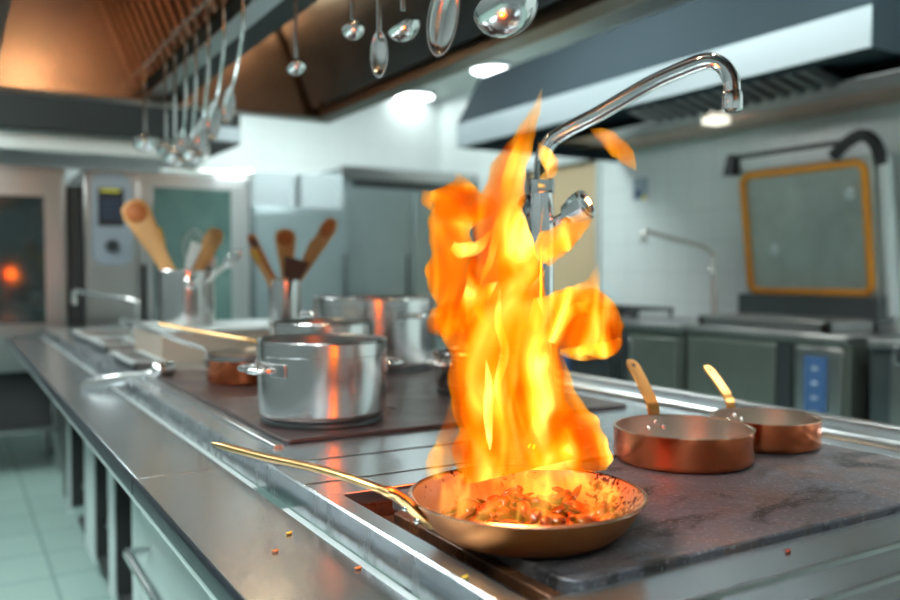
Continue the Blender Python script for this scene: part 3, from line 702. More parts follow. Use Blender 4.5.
# --- crumbs on the plate rail and top
for i, (px, py, z, lab) in enumerate(((289, 533, ZL, 'yellow crumb on the near plate rail'), (275, 551, ZL, 'dark red crumb on the near plate rail'), (358, 568, ZL, 'reddish food scrap at the inner edge of the plate rail'), (465, 577, ZT, 'yellow crumb on the worktop strip beside the griddle'), (788, 551, ZT, 'red crumb on the worktop in front of the griddle'))):
    p = at_z(px, py, z + 0.002)
    b = B().ball((0, 0, 0), 0.003, 8, 5, (1.5, 0.9, 0.55)).ball((0.003, 0.001, 0), 0.002, 7, 4)
    c_ = b.build('crumb', (yellow_paint, crumb_m, crumb_m, yellow_paint, food_red)[i], None); c_.location = p; tag(c_, lab, 'crumb')
pp = at_z(443, 548, ZT - 0.035)
b = B().tube(smooth_path([(0, 0, 0), (0.012, -0.008, 0.004), (0.028, -0.014, 0.002)], 4), [0.003] + [0.007] * 7 + [0.003], 8, flat=(1, 0.6)).build('food_scrap', food_red, None); b.location = pp
tag(b, 'red food scrap fallen in the grease channel left of the frying pan', 'food scrap')

# ================================================================== ISLAND HOOD
HZ = 1.975
hx0, hx1, hy0, hy1 = 0.075, 1.71, -0.9, 4.14
o = (0.93, 1.6, HZ)
hood = thing('extractor_hood', 'large stainless canopy hood over the island with warm reflections inside', 'hood', o)
HT = 2.52
w = B()
w.box(hx0, hx1, hy1 - 0.004, hy1, HZ, HT).build('end_panel', warm_lit_hood_steel, hood, o)
B().box(hx0, hx1, hy0, hy0 + 0.004, HZ, HT).build('end_panel', warm_lit_hood_steel, hood, o)
B().box(hx0 - 0.004, hx0, hy0, hy1, HZ, HT).build('side_panel', warm_lit_hood_steel, hood, o)
B().box(hx1, hx1 + 0.004, hy0, hy1, HZ, HT).build('side_panel', warm_lit_hood_steel, hood, o)
B().box(hx0, hx1, hy0, hy1, HT, HT + 0.01).build('top_panel', steel_dark, hood, o)
w = B()
for (a, b_, c_, d_) in ((hx0, hx1, hy1 - 0.10, hy1 - 0.004), (hx0, hx1, hy0 + 0.004, hy0 + 0.10), (hx0, hx0 + 0.09, hy0, hy1), (hx1 - 0.09, hx1, hy0, hy1)):
    w.box(a, b_, c_, d_, HZ, HZ + 0.008)
w.box(hx1 - 0.09, hx1 - 0.086, hy0, hy1 - 0.1, HZ + 0.008, HZ + 0.05).box(hx0 + 0.086, hx0 + 0.09, hy0, hy1 - 0.1, HZ + 0.008, HZ + 0.05)
w.build('rim_gutter', rim_m, hood, o)
# centre bank: left filters (ribbed), gutter, right filters
yb0, yb1 = hy0 + 0.02, hy1 - 0.012
B().prism([(0.79, HZ + 0.035), (0.862, HZ + 0.035), (0.862, HZ + 0.030), (0.79, HZ + 0.030)], yb0, yb1, 'y').build('gutter_lip', steel, hood, o)
B().prism([(0.79, HZ + 0.036), (0.96, HZ + 0.036), (0.965, HZ + 0.085), (0.958, HZ + 0.085), (0.953, HZ + 0.043), (0.797, HZ + 0.043), (0.792, HZ + 0.085), (0.785, HZ + 0.085)], yb0, yb1, 'y').build('centre_gutter', hood_black, hood, o)
def filt(x0, z0, x1, z1, name):
    w = B(); L = math.hypot(x1 - x0, z1 - z0); n = Vector((-(z1 - z0) / L, 0, (x1 - x0) / L)); nn = n * 0.03
    y = yb0
    while y < yb1 - 0.03:
        p = [Vector((x0, y, z0)), Vector((x0, y + 0.055, z0)), Vector((x1, y + 0.055, z1)), Vector((x1, y, z1))]
        w.hexa([q for q in p] + [q + nn for q in p]); y += 0.11
    p = [Vector((x0, yb0, z0)), Vector((x0, yb1, z0)), Vector((x1, yb1, z1)), Vector((x1, yb0, z1))]
    f_ = w.build(name, warm_lit_hood_steel, hood, o)
    B().hexa([q - nn * 0.3 for q in p] + [q - nn * 0.05 for q in p]).build('filter_backing', hood_black, f_, o)
    return f_
filt(0.785, HZ + 0.08, 0.60, HT - 0.01, 'filter_bank')
filt(0.965, HZ + 0.08, 1.16, HT - 0.01, 'filter_bank')
# right inner baffle, dark
B().hexa([(1.600, yb0, HZ + 0.05), (1.606, yb0, HZ + 0.05), (1.606, yb1 - 0.05, HZ + 0.05), (1.600, yb1 - 0.05, HZ + 0.05), (1.40, yb0, HT), (1.406, yb0, HT), (1.406, yb1 - 0.05, HT), (1.40, yb1 - 0.05, HT)]).build('baffle', steel_dark, hood, o)
# duct up to the ceiling
B().box(0.6, 1.3, 1.2, 2.2, HT + 0.01, ZC - 0.002).build('duct', steel, hood, o)
warm_e = emit_mat('warm_lamp', (1.0, 0.72, 0.42, 1), 110.0)
LP = []
_hl = at_z(78, 4, HT - 0.062)
for i, (x, y) in enumerate(((_hl.x, _hl.y), (0.42, 2.2), (0.42, 0.7), (1.28, 0.9), (1.27, 3.80))):
    l = thing('hood_lamp', ['round warm lamp inside the hood, at its far left end', 'round warm lamp inside the hood left side, middle', 'round warm lamp inside the hood left side, near end', 'round warm lamp inside the hood right side, near end', 'round warm lamp inside the hood right side, far end'][i], 'lamp', (x, y, HT - 0.002), group='hood lamps')
    B().lathe([(0, 0), (0.05, 0), (0.05, -0.05), (0.042, -0.055), (0.042, -0.02), (0, -0.02)], 24).build('lamp_housing', steel, l)
    B().ball((0, 0, -0.06), 0.034, 18, 10).build('bulb', warm_e, l)

# utensil rail with ladles
RX, RZ = 0.712, 2.06
rail = thing('hanging_rail', 'thin steel rail under the hood on which the ladles hang', 'rail', (RX, 2.3, RZ))
B().tube([(RX, 0.3, RZ), (RX, 4.05, RZ)], 0.006, 10).build('rod', chrome_soft, rail, (RX, 2.3, RZ))
for y in (0.4, 1.35, 2.3, 3.2, 4.0):
    B().tube([(RX, y, RZ), (RX + 0.035, y, RZ + 0.05), (RX + 0.080, y, RZ + 0.05)], 0.005, 8).build('bracket', steel, rail, (RX, 2.3, RZ))
def hang(kind, px, py, label, lean=0.0, rz=0.0, size=0.035, L=None, x=RX):
    p = at_x(px, py, x); p.y -= lean             # place of the hook
    L = RZ + 0.004 - p.z
    t = thing('hanging_' + kind, label, kind, (RX, p.y, RZ + 0.004)); t['group'] = 'utensils hanging on the hood rail'
    sp_ = smooth_path([(0.010, 0, -0.012), (0.008, 0, 0.003), (0, 0, 0.008), (-0.006, 0, 0.0), (0, 0, -0.03), (0, 0, -L * 0.5), (0, lean * 0.5, -L * 0.8), (0, lean, -L + size * 0.8)], 5)
    B().tube(sp_, [0.0038] * 20 + [0.0048] * (len(sp_) - 20), 8, flat=(1, 1)).build('handle', chrome_soft, t)
    R = Matrix.Translation((0, lean, -L)) @ Matrix.Rotation(math.atan2(lean, L), 4, 'X') @ Matrix.Rotation(rz, 4, 'Z')
    b = B()
    if kind == 'ladle':
        pr = [(size * math.sin(a), -size * 0.85 * math.cos(a)) for a in [PI / 2 * k / 8 for k in range(9)]]
        pr += [(size * 0.95 * math.sin(a), -size * 0.80 * math.cos(a)) for a in [PI / 2 * k / 8 for k in range(8, -1, -1)]]
        b.lathe(pr, 28, R @ Matrix.Rotation(-0.5, 4, 'X'))
    else:
        pr = [(math.sin(a), -math.cos(a)) for a in [PI / 2 * k / 8 for k in range(9)]] + [(0.93 * math.sin(a), -0.9 * math.cos(a)) for a in [PI / 2 * k / 8 for k in range(8, -1, -1)]]
        b.lathe([(r_, z_ * 0.35) for r_, z_ in pr], 28, R @ Matrix.Rotation(PI / 2, 4, 'X') @ Matrix.Diagonal((size * 0.62, size * 1.5, size, 1)))
    b.build('bowl', chrome_soft, t)
hang('ladle', 145, 141, 'ladle hanging alone left of the far cluster, in front of the oven hood', 0.0, 0.4, 0.050)
for i, (px, py, k, s) in enumerate(((166, 149, 'ladle', 0.030), (174, 155, 'ladle', 0.034), (183, 146, 'spoon', 0.032), (191, 152, 'ladle', 0.032), (201, 138, 'spoon', 0.034), (213, 120, 'spoon', 0.034), (228, 106, 'spoon', 0.030))):
    hang(k, px, py, ['leftmost small ladle of the far cluster under the hood', 'second ladle of the far cluster, hanging lowest', 'spoon hanging between ladles in the far cluster', 'fourth from left in the far cluster, a round ladle', 'fifth from left in the far cluster, a long spoon', 'sixth from left in the far cluster, a higher hanging spoon', 'rightmost spoon of the far cluster, hanging highest'][i], 0.025 * i, -0.3 - 0.1 * i, s * 1.25)
hang('ladle', 296, 66, 'small ladle hanging alone in front of the bronze hood panel', 0, 0.6, 0.024)
hang('ladle', 353, 29, 'small round ladle right of the lone ladle', 0, 0.2, 0.024)
hang('spoon', 379, 54, 'narrow spoon hanging lowest of the near utensils', 0, -0.95, 0.030)
hang('ladle', 403, 25, 'round ladle hanging between the narrow spoon and the big flat spoon', 0, 1.2, 0.033)
hang('spoon', 443, 18, 'big flat copper-coloured serving spoon', 0.15, -0.45, 0.042)
hang('ladle', 505, 6, 'largest ladle, nearest the camera at the top of the picture', 0, 0.3, 0.050)

# ================================================================== BACK WALL: oven hood, ovens, cabinets
o = (0.6, 5.8, 1.99)
t = thing('oven_hood', 'grey steel extractor hood above the combi ovens', 'hood', o)
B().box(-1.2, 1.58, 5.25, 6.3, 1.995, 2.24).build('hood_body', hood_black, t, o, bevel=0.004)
B().box(-1.15, 1.40, 5.32, 6.2, 1.89, 1.995).build('filter_tray', steel_pale, t, o)
B().box(1.40, 1.584, 5.246, 5.5, 2.01, 2.10).build('end_cap', wallhood_strip, t, o)
def oven(x0, x1, yf, label, panel_left, z0=0.62, z1=1.82):
    o = ((x0 + x1) / 2, yf + 0.4, 0)
    t = thing('combi_oven', label, 'oven', o, group='combi ovens on stands')
    y1 = yf + 0.8
    B().box(x0, x1, yf, y1, z0, z1).build('oven_body', steel, t, o, bevel=0.008)
    px0, px1 = (x0 + 0.04, x0 + 0.27)
    dx0, dx1 = (x0 + 0.30, x1 - 0.03) if panel_left else (x0 + 0.03, x1 - 0.02)
    d = B().box(dx0, dx1, yf - 0.03, yf, z0 + 0.06, z1 - 0.05).build('door', steel, t, o, bevel=0.006)
    gz0, gz1 = (z0 + 0.14, z1 - 0.09) if panel_left else (0.90, 1.64)
    B().box(dx0 + 0.09, dx1 - 0.10, yf - 0.034, yf - 0.02, gz0, gz1).build('window_pane', glass_green if panel_left else glass_dark, d, o, bevel=0.004)
    if panel_left:
        B().tube([(dx0 + 0.03, yf - 0.034, z1 - 0.6), (dx0 + 0.03, yf - 0.08, z1 - 0.58), (dx0 + 0.03, yf - 0.08, z1 - 0.95), (dx0 + 0.03, yf - 0.034, z1 - 0.97)], 0.014).build('handle', black, d, o)
        p = B().prism(rounded_rect(px0, px1, z1 - 0.58, z1 - 0.02, 0.07), yf - 0.012, yf, 'y').build('control_panel', panel_grey, t, o, bevel=0.003)
        B().box(px0 + 0.035, px1 - 0.045, yf - 0.016, yf - 0.01, z1 - 0.34, z1 - 0.11).build('display', black, p, o)
        B().box(px0 + 0.05, px1 - 0.07, yf - 0.018, yf - 0.015, z1 - 0.135, z1 - 0.118).build('display_line', yellow_mark, p, o)
        w = B()
        for k in range(4): w.box(px0 + 0.05, px1 - 0.06, yf - 0.018, yf - 0.015, z1 - 0.19 - 0.035 * k, z1 - 0.18 - 0.035 * k)
        w.build('display_text_lines', panel_blue, p, o)
        M = Matrix.Translation(((px0 + px1) / 2, yf - 0.012, z1 - 0.46)) @ Matrix.Rotation(PI / 2, 4, 'X')
        B().lathe([(0, 0), (0.04, 0), (0.035, 0.03), (0, 0.03)], 24, M).build('dial', black, p, o)
    if panel_left: B().box(x0 - 0.09, x0 - 0.005, yf + 0.05, y1 - 0.05, 0.3, z1 - 0.1).build('side_duct', black, t, o)  # black box put in for the shade between the two ovens
    # stand
    w = B()
    for x in (x0 + 0.03, x1 - 0.07):
        for y in (yf + 0.03, y1 - 0.07): w.box(x, x + 0.04, y, y + 0.04, 0, z0)
    w.box(x0 + 0.03, x1 - 0.03, yf + 0.03, y1 - 0.03, 0.25, 0.27)
    w.build('stand', steel, t, o)
    B().box(x0 + 0.08, x1 - 0.08, yf + 0.12, y1 - 0.1, 0.27, z0 - 0.005).build('stand_shelving', dark_void, t, o)
oven(0.70, 1.71, 5.5, 'combi oven with a grey control panel and green glass door, beyond the utensil jars', True)
oven(-0.42, 0.60, 5.5, 'combi oven at the far left with a dark window reflecting the flame', False)
# bright bar on top of the ovens
o = (1.5, 5.46, 1.845)
b = B().tube([(1.13, 5.46, 1.842), (1.70, 5.46, 1.842)], 0.018, 14).ball((1.13, 5.46, 1.842), 0.026).ball((1.70, 5.46, 1.842), 0.03).build('steam_pipe', chrome_soft, None, o)
tag(b, 'bright polished pipe along the top of the green-glass oven', 'pipe')
# small cabinet
def cabinet(x0, x1, y0, y1, z0, z1, label, m, doors=1, vent=False, name='refrigerator_cabinet'):
    o = ((x0 + x1) / 2, (y0 + y1) / 2, 0)
    t = thing(name, label, 'cabinet', o)
    B().box(x0, x1, y0, y1, z0, z1).build('cabinet_body', m, t, o, bevel=0.006)
    W = (x1 - x0) / doors
    top_z = z1 - (0.20 if vent else 0.03)
    for k in range(doors):
        d = B().box(x0 + W * k + 0.015, x0 + W * (k + 1) - 0.015, y0 - 0.025, y0, z0 + 0.03, top_z).build('door', m, t, o, bevel=0.006)
        B().box(x0 + W * (k + 1) - 0.06, x0 + W * (k + 1) - 0.045, y0 - 0.06, y0 - 0.025, 0.95, 1.35).build('handle', steel_dark, d, o, bevel=0.003)
    if vent:
        B().box(x0 + 0.1, x1 - 0.02, y0 - 0.008, y0, z1 - 0.155, z1 - 0.10).build('vent_slot', black, t, o)
        B().box(x0 - 0.01, x1 + 0.0, y0 - 0.03, y0, z1 - 0.09, z1 + 0.01).build('top_fascia', steel, t, o, bevel=0.003)
    w = B()
    for x in (x0 + 0.05, x1 - 0.1):
        for y in (y0 + 0.05, y1 - 0.1): w.box(x, x + 0.05, y, y + 0.05, 0, z0)
    w.build('feet', steel_dark, t, o)
    return t
fridge_m = mat('grey_green_steel', (0.24, 0.30, 0.31, 1), 0.7, 0.35, noise=0.2, nscale=2)
cabinet(1.98, 2.78, 6.3, 7.1, 0.12, 1.70, 'lower grey steel refrigerator behind the narrow utensil jar', fridge_m)
cabinet(2.84, 4.17, 6.6, 7.28, 0.12, 2.08, 'tall grey steel refrigerator in the far corner left of the flame', fridge_m, doors=2, vent=True)
# stacks of white trays on the lower refrigerator
first = None
tray_m = mat('white_tray_plastic', (0.55, 0.62, 0.64, 1), 0, 0.5)
tray_d = mat('grey_tray_plastic', (0.22, 0.27, 0.29, 1), 0, 0.5)
for s, (x0, x1) in enumerate(((2.0, 2.34), (2.40, 2.74))):
    for k in range(9):
        z = 1.7005 + k * 0.031
        if first is None:
            t = thing('white_tray', 'x', 'tray', (0, 0, 0), group='white trays stacked on the refrigerator')
            w = B(); w.box(-0.155, 0.155, -0.235, 0.235, 0, 0.018); w.build('tray_base', tray_d, t)
            w = B(); w.box(-0.178, 0.178, -0.258, 0.258, 0.018, 0.030); w.build('tray_rim', tray_m, t)
            first = t; c_ = t
        else: c_ = copy_thing(first, (0, 0, 0))
        c_.location = ((x0 + x1) / 2, 6.62, z)
        side_ = 'left' if s == 0 else 'right'
        pos = 'bottom' if k == 0 else ('top' if k == 8 else ['', 'second', 'third', 'fourth', 'fifth', 'sixth', 'seventh', 'eighth', 'ninth', 'tenth', 'eleventh'][k] + ' from the bottom')
        c_['label'] = 'white tray, %s of the %s stack on the refrigerator' % (pos, side_)

# ================================================================== RIGHT WALL
X0, X1_ = 3.54, 4.19
def unit(y0, y1, name, label, m, cat, z=0.9):
    o = ((X0 + X1_) / 2, (y0 + y1) / 2, 0)
    t = thing(name, label, cat, o)
    B().box(X0 + 0.02, X1_, y0, y1, 0.12, z - 0.035).build('unit_body', m, t, o, bevel=0.003)
    B().box(X0 + 0.08, X1_, y0 + 0.02, y1 - 0.02, 0, 0.12).build('plinth', black, t, o)
    B().box(X0 - 0.01, X1_, y0, y1, z - 0.035, z).build('unit_top', steel, t, o, bevel=0.004)
    return t, o
olive = mat('olive_reflecting_steel', (0.20, 0.225, 0.20, 1), 0.8, 0.28, noise=0.25, nscale=3)  # olive reflection on the unit fronts put into the steel colour
t, o = unit(3.98, 4.85, 'gas_range', 'dark-fronted gas range with pan supports against the right wall behind the flame', steel_dark, 'range')
d = B().box(X0, X0 + 0.019, 4.02, 4.40, 0.18, 0.74).build('oven_door', black, t, o, bevel=0.004)
B().tube([(X0 - 0.04, 4.06, 0.70), (X0 - 0.04, 4.36, 0.70)], 0.01, 8).build('handle', chrome_soft, d, o)
B().box(X0, X0 + 0.019, 4.44, 4.62, 0.18, 0.84).build('control_panel', panel_blue, t, o, bevel=0.003)
B().box(X0 + 0.0, X0 + 0.019, 4.65, 4.83, 0.18, 0.84).build('front_panel', steel, t, o, bevel=0.003)
for k in range(4):
    M = Matrix.Translation((X0 - 0.002, 4.05 + 0.11 * k, 0.80)) @ Matrix.Rotation(-PI / 2, 4, 'Y')
    B().lathe([(0, 0), (0.022, 0), (0.018, 0.028), (0, 0.028)], 16, M).build('knob', black, t, o)
for (yc) in (4.22, 4.62):
    w = B(); z = 0.965
    for a in (-0.16, 0, 0.16):
        w.box(3.62, 4.12, yc + a - 0.008, yc + a + 0.008, z - 0.02, z)
        w.box(3.87 + a * 1.4 - 0.008, 3.87 + a * 1.4 + 0.008, yc - 0.17, yc + 0.17, z - 0.02, z)
    for a in (-0.16, 0.16):
        for x in (3.64, 4.09): w.box(x, x + 0.016, yc + a - 0.008, yc + a + 0.008, 0.9, z - 0.02)
    w.build('pan_support', black, t, o)
    B().lathe([(0, 0), (0.07, 0), (0.06, 0.03), (0, 0.035)], 20, Matrix.Translation((3.87, yc, 0.90))).build('burner', black, t, o)
t, o = unit(3.43, 3.94, 'sink_cabinet', 'steel cabinet under the small faucet on the right wall', olive, 'cabinet')
d = B().box(X0, X0 + 0.019, 3.46, 3.86, 0.16, 0.82).build('door', olive, t, o, bevel=0.004)
B().box(X0 - 0.03, X0, 3.80, 3.83, 0.68, 0.80).build('handle', chrome_soft, d, o, bevel=0.003)
B().box(X0 + 0.0, X0 + 0.019, 3.875, 3.93, 0.16, 0.82).build('side_gap', black, t, o)  # black strip stands in for the shaded gap beside the door
fb = Vector((3.90, at_x(714, 320, 3.90).y, 0.9)); fdd = (fb - CAM).dot(FW)
small_tap(fb, at_d(714, 256, fdd), at_d(708, 248, fdd), at_d(644, 231, fdd - 0.25), 'small faucet with a slanting spout standing by the tiled right wall', 0.014, knob_at=at_d(712, 269, fdd - 0.06))
# braising pan with open lid
t, o = unit(2.40, 3.40, 'braising_pan', 'tilting braising pan with its orange-sealed lid standing open against the right wall', olive, 'braising pan')
B().box(X0, X0 + 0.019, 2.80, 3.38, 0.16, 0.84).build('front_panel', olive, t, o, bevel=0.004)
B().box(X0 + 0.0, X0 + 0.0195, 2.70, 2.79, 0.14, 0.85).build('front_gap', black, t, o)  # black strip stands in for the shaded slot in the front
B().box(X0 + 0.0, X0 + 0.0195, 2.43, 2.68, 0.14, 0.84).build('control_column', steel, t, o, bevel=0.003)
p_ = B().box(X0 - 0.006, X0, 2.505, 2.625, 0.40, 0.80).build('control_panel', panel_blue, t, o)
for k in range(5):
    B().ball((X0 - 0.01, 2.565, 0.46 + 0.07 * k), 0.010, 12, 6, (0.5, 1.8, 0.8)).build('knob', panel_grey, p_, o)
w = B(); w.box(3.60, 3.64, 2.55, 3.36, 0.9, 0.96).box(3.96, 4.0, 2.55, 3.36, 0.9, 0.96).box(3.6, 4.0, 2.55, 2.59, 0.9, 0.96).box(3.6, 4.0, 3.32, 3.36, 0.9, 0.96)
w.build('pan_rim', steel, t, o, bevel=0.003)
B().box(3.97, 4.10, 2.52, 3.40, 0.95, 1.075).build('hinge_box', steel_dark, t, o, bevel=0.004)
# lid plane: bottom at x=4.02, top at x=3.93
TL, TR, BR, BL = at_x(738, 170, 3.93), at_x(866, 164, 3.93), at_x(877, 299, 4.02), at_x(753, 291, 4.02)
yL, yR = (TL.y + BL.y) / 2, (TR.y + BR.y) / 2
z1, z0 = (TL.z + TR.z) / 2, (BL.z + BR.z) / 2
xa, xb = 3.93, 4.02
U = Vector((0, yR - yL, 0)); V = Vector((xa - xb, 0, z1 - z0)); lid0 = Vector((xb, yL, z0))
Nn = V.cross(U).normalized(); Nn = Nn if Nn.x < 0 else -Nn
def lidpt(u, v, n=0): return lid0 + U * u + V * v + Nn * n
def lidbox(b, u0, u1, v0, v1, n0, n1):
    b.hexa([lidpt(u0, v0, n0), lidpt(u1, v0, n0), lidpt(u1, v1, n0), lidpt(u0, v1, n0), lidpt(u0, v0, n1), lidpt(u1, v0, n1), lidpt(u1, v1, n1), lidpt(u0, v1, n1)]); return b
lid = lidbox(B(), -0.03, 1.03, -0.02, 1.03, -0.05, 0.0).build('lid', mat('lid_inner_steel', (0.62, 0.70, 0.66, 1), 0.6, 0.33, noise=0.6, nscale=1.6), t, o, bevel=0.006)  # broad noise puts uneven reflections into the lid colour
# gasket: rounded rectangular ring
ring = rounded_rect(0.02, 0.98, 0.02, 0.98, 0.07)
B().tube([lidpt(u, v, 0.006) for u, v in ring + ring[:2]], 0.021, 8).build('gasket', gasket, lid, o)
for u, v in ((0.25, 0.36), (0.87, 0.76)):
    M = Matrix.Translation(lidpt(u, v, 0.0)) @ Nn.to_track_quat('Z', 'Y').to_matrix().to_4x4()
    B().lathe([(0, 0), (0.030, 0), (0.024, 0.02), (0, 0.024)], 18, M).build('lid_stud', steel_pale, lid, o)
# handle bar along the lid top, with end brackets, and spring arm on the right
h0, h1 = lidpt(-0.04, 1.14, 0.03), lidpt(0.93, 1.14, 0.03)
lh = B().tube([h0, h1], 0.014, 10).build('lid_handle', black, lid, o)
B().hexa([h0 + Vector((-0.02, -0.03, -0.10)), h0 + Vector((0.04, -0.03, -0.10)), h0 + Vector((0.04, 0.05, -0.10)), h0 + Vector((-0.02, 0.05, -0.10)), h0 + Vector((-0.02, -0.03, 0.02)), h0 + Vector((0.04, -0.03, 0.02)), h0 + Vector((0.04, 0.02, 0.02)), h0 + Vector((-0.02, 0.02, 0.02))]).build('handle_bracket', black, lh, o, bevel=0.004)
a0 = lidpt(0.80, 1.05, 0.04)
B().tube(smooth_path([a0, lidpt(0.90, 1.13, 0.04), lidpt(1.0, 1.17, 0.03), lidpt(1.06, 1.10, 0.0), lidpt(1.09, 0.95, -0.02)], 6), 0.032, 12).build('spring_arm', black, lid, o)
B().tube([lidpt(1.08, -0.15, -0.03), lidpt(1.09, 1.0, -0.03)], 0.035, 12).build('hinge_post', steel_pale, t, o)
t, o = unit(1.2, 2.30, 'fryer_unit', 'steel appliance with dark front at the right edge, beside the braising pan', steel_dark, 'appliance', z=0.9)
B().box(X0 - 0.004, X0 + 0.018, 1.25, 1.95, 0.16, 0.84).build('front_panel', dark_void, t, o)
for y in (2.0, 2.14): B().box(X0 - 0.006, X0 + 0.018, y, y + 0.05, 0.16, 0.84).build('front_post', steel, t, o, bevel=0.002)
B().box(X0 - 0.03, X0 - 0.01, 2.08, 2.16, 0.80, 0.88).build('latch', chrome, t, o, bevel=0.004)

# notice on the wall
p = at_x(642, 188, XR)
t = thing('wall_notice', 'small framed white notice with a coloured picture on the right wall beside the door', 'notice', (XR - 0.012, p.y, p.z))
B().box(0, 0.010, -0.11, 0.11, -0.12, 0.12).build('notice_board', white_plain, t, bevel=0.002)
B().box(-0.003, 0.0, -0.075, 0.075, -0.085, 0.07).build('notice_picture', panel_grey, t)
B().box(-0.005, -0.003, -0.06, -0.02, -0.085, -0.055).build('notice_mark', yellow_mark, t)
B().box(-0.005, -0.003, -0.01, 0.05, -0.07, -0.01).build('notice_mark', panel_blue, t)
p = at_x(890, 178, XR)
b = B().lathe([(0, 0), (0.022, 0), (0.018, 0.02), (0, 0.022)], 16, Matrix.Rotation(-PI / 2, 4, 'Y')).build('rubber_stop', black, None); b.location = (XR, p.y, p.z)
tag(b, 'small round black fitting on the wall right of the open lid', 'wall fitting')

# wall hood
HX, WY0, WY1 = 2.83, 1.85, 4.70
o = (3.4, 3.2, 2.0)
wh = thing('wall_hood', 'long grey steel hood on the right wall with a bright lower band', 'hood', o)
B().box(HX, HX + 0.01, WY0, WY1, 2.0, 2.150).build('lower_band', wallhood_strip, wh, o, bevel=0.002)
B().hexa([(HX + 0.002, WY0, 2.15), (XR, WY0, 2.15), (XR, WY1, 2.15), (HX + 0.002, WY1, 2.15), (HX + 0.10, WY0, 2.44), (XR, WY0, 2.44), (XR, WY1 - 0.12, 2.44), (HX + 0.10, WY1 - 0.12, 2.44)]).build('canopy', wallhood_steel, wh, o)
w = B().box(HX + 0.01, XR, WY0, WY0 + 0.01, 2.0, 2.15); w.build('end_panel', wallhood_steel, wh, o)
B().box(HX + 0.01, XR, WY1 - 0.01, WY1, 2.0, 2.15).build('end_panel', wallhood_steel, wh, o)
B().box(HX + 0.01, HX + 0.09, WY0 + 0.01, WY1 - 0.01, 2.0, 2.006).build('gutter', wallhood_steel, wh, o)
B().box(XR - 0.35, XR - 0.002, WY0 + 0.01, WY1 - 0.01, 2.07, 2.076).build('back_gutter', warm_lit_hood_steel, wh, o)
w = B(); y = 2.48
while y < 3.64:
    w.hexa([(3.20, y, 2.140), (3.20, y + 0.042, 2.140), (3.55, y + 0.042, 2.052), (3.55, y, 2.052), (3.20, y, 2.146), (3.20, y + 0.042, 2.146), (3.55, y + 0.042, 2.072), (3.55, y, 2.072)]); y += 0.085
w.build('filter_slats', steel_dark, wh, o)
B().hexa([(3.20, 2.45, 2.146), (3.20, 3.68, 2.146), (3.56, 3.68, 2.072), (3.56, 2.45, 2.072), (3.20, 2.45, 2.149), (3.20, 3.68, 2.149), (3.56, 3.68, 2.09), (3.56, 2.45, 2.09)]).build('filter_back', black, wh, o)
B().box(3.56, 3.86, WY0 + 0.02, WY1 - 0.02, 2.075, 2.08).build('inner_panel', steel, wh, o)
tube_e = emit_mat('tube_lamp', (0.95, 1.0, 0.97, 1), 20.0)  # hidden tubes added to brighten the right wall under the hood
for y0, lab in ((2.2, 'long white tube lamp behind the front band of the wall hood, near half'), (3.5, 'long white tube lamp behind the front band of the wall hood, far half')):
    t = thing('tube_lamp', lab, 'lamp', (2.99, y0 + 0.45, 2.11), group='tube lamps in the wall hood')
    B().box(-0.03, 0.03, -0.45, 0.45, 0.012, 0.04).build('lamp_housing', white_plain, t)
    B().tube([(0, -0.43, 0), (0, 0.43, 0)], 0.013, 12).build('tube', tube_e, t)
p = at_z(716, 121, 2.05)
t = thing('hood_lamp', 'small square lit lamp under the wall hood', 'lamp', (p.x, p.y, 2.069))
B().box(-0.06, 0.06, -0.05, 0.05, -0.035, 0).build('lamp_glass', emit_mat('cream_lamp', (1, 0.93, 0.75, 1), 1.2), t, bevel=0.004)

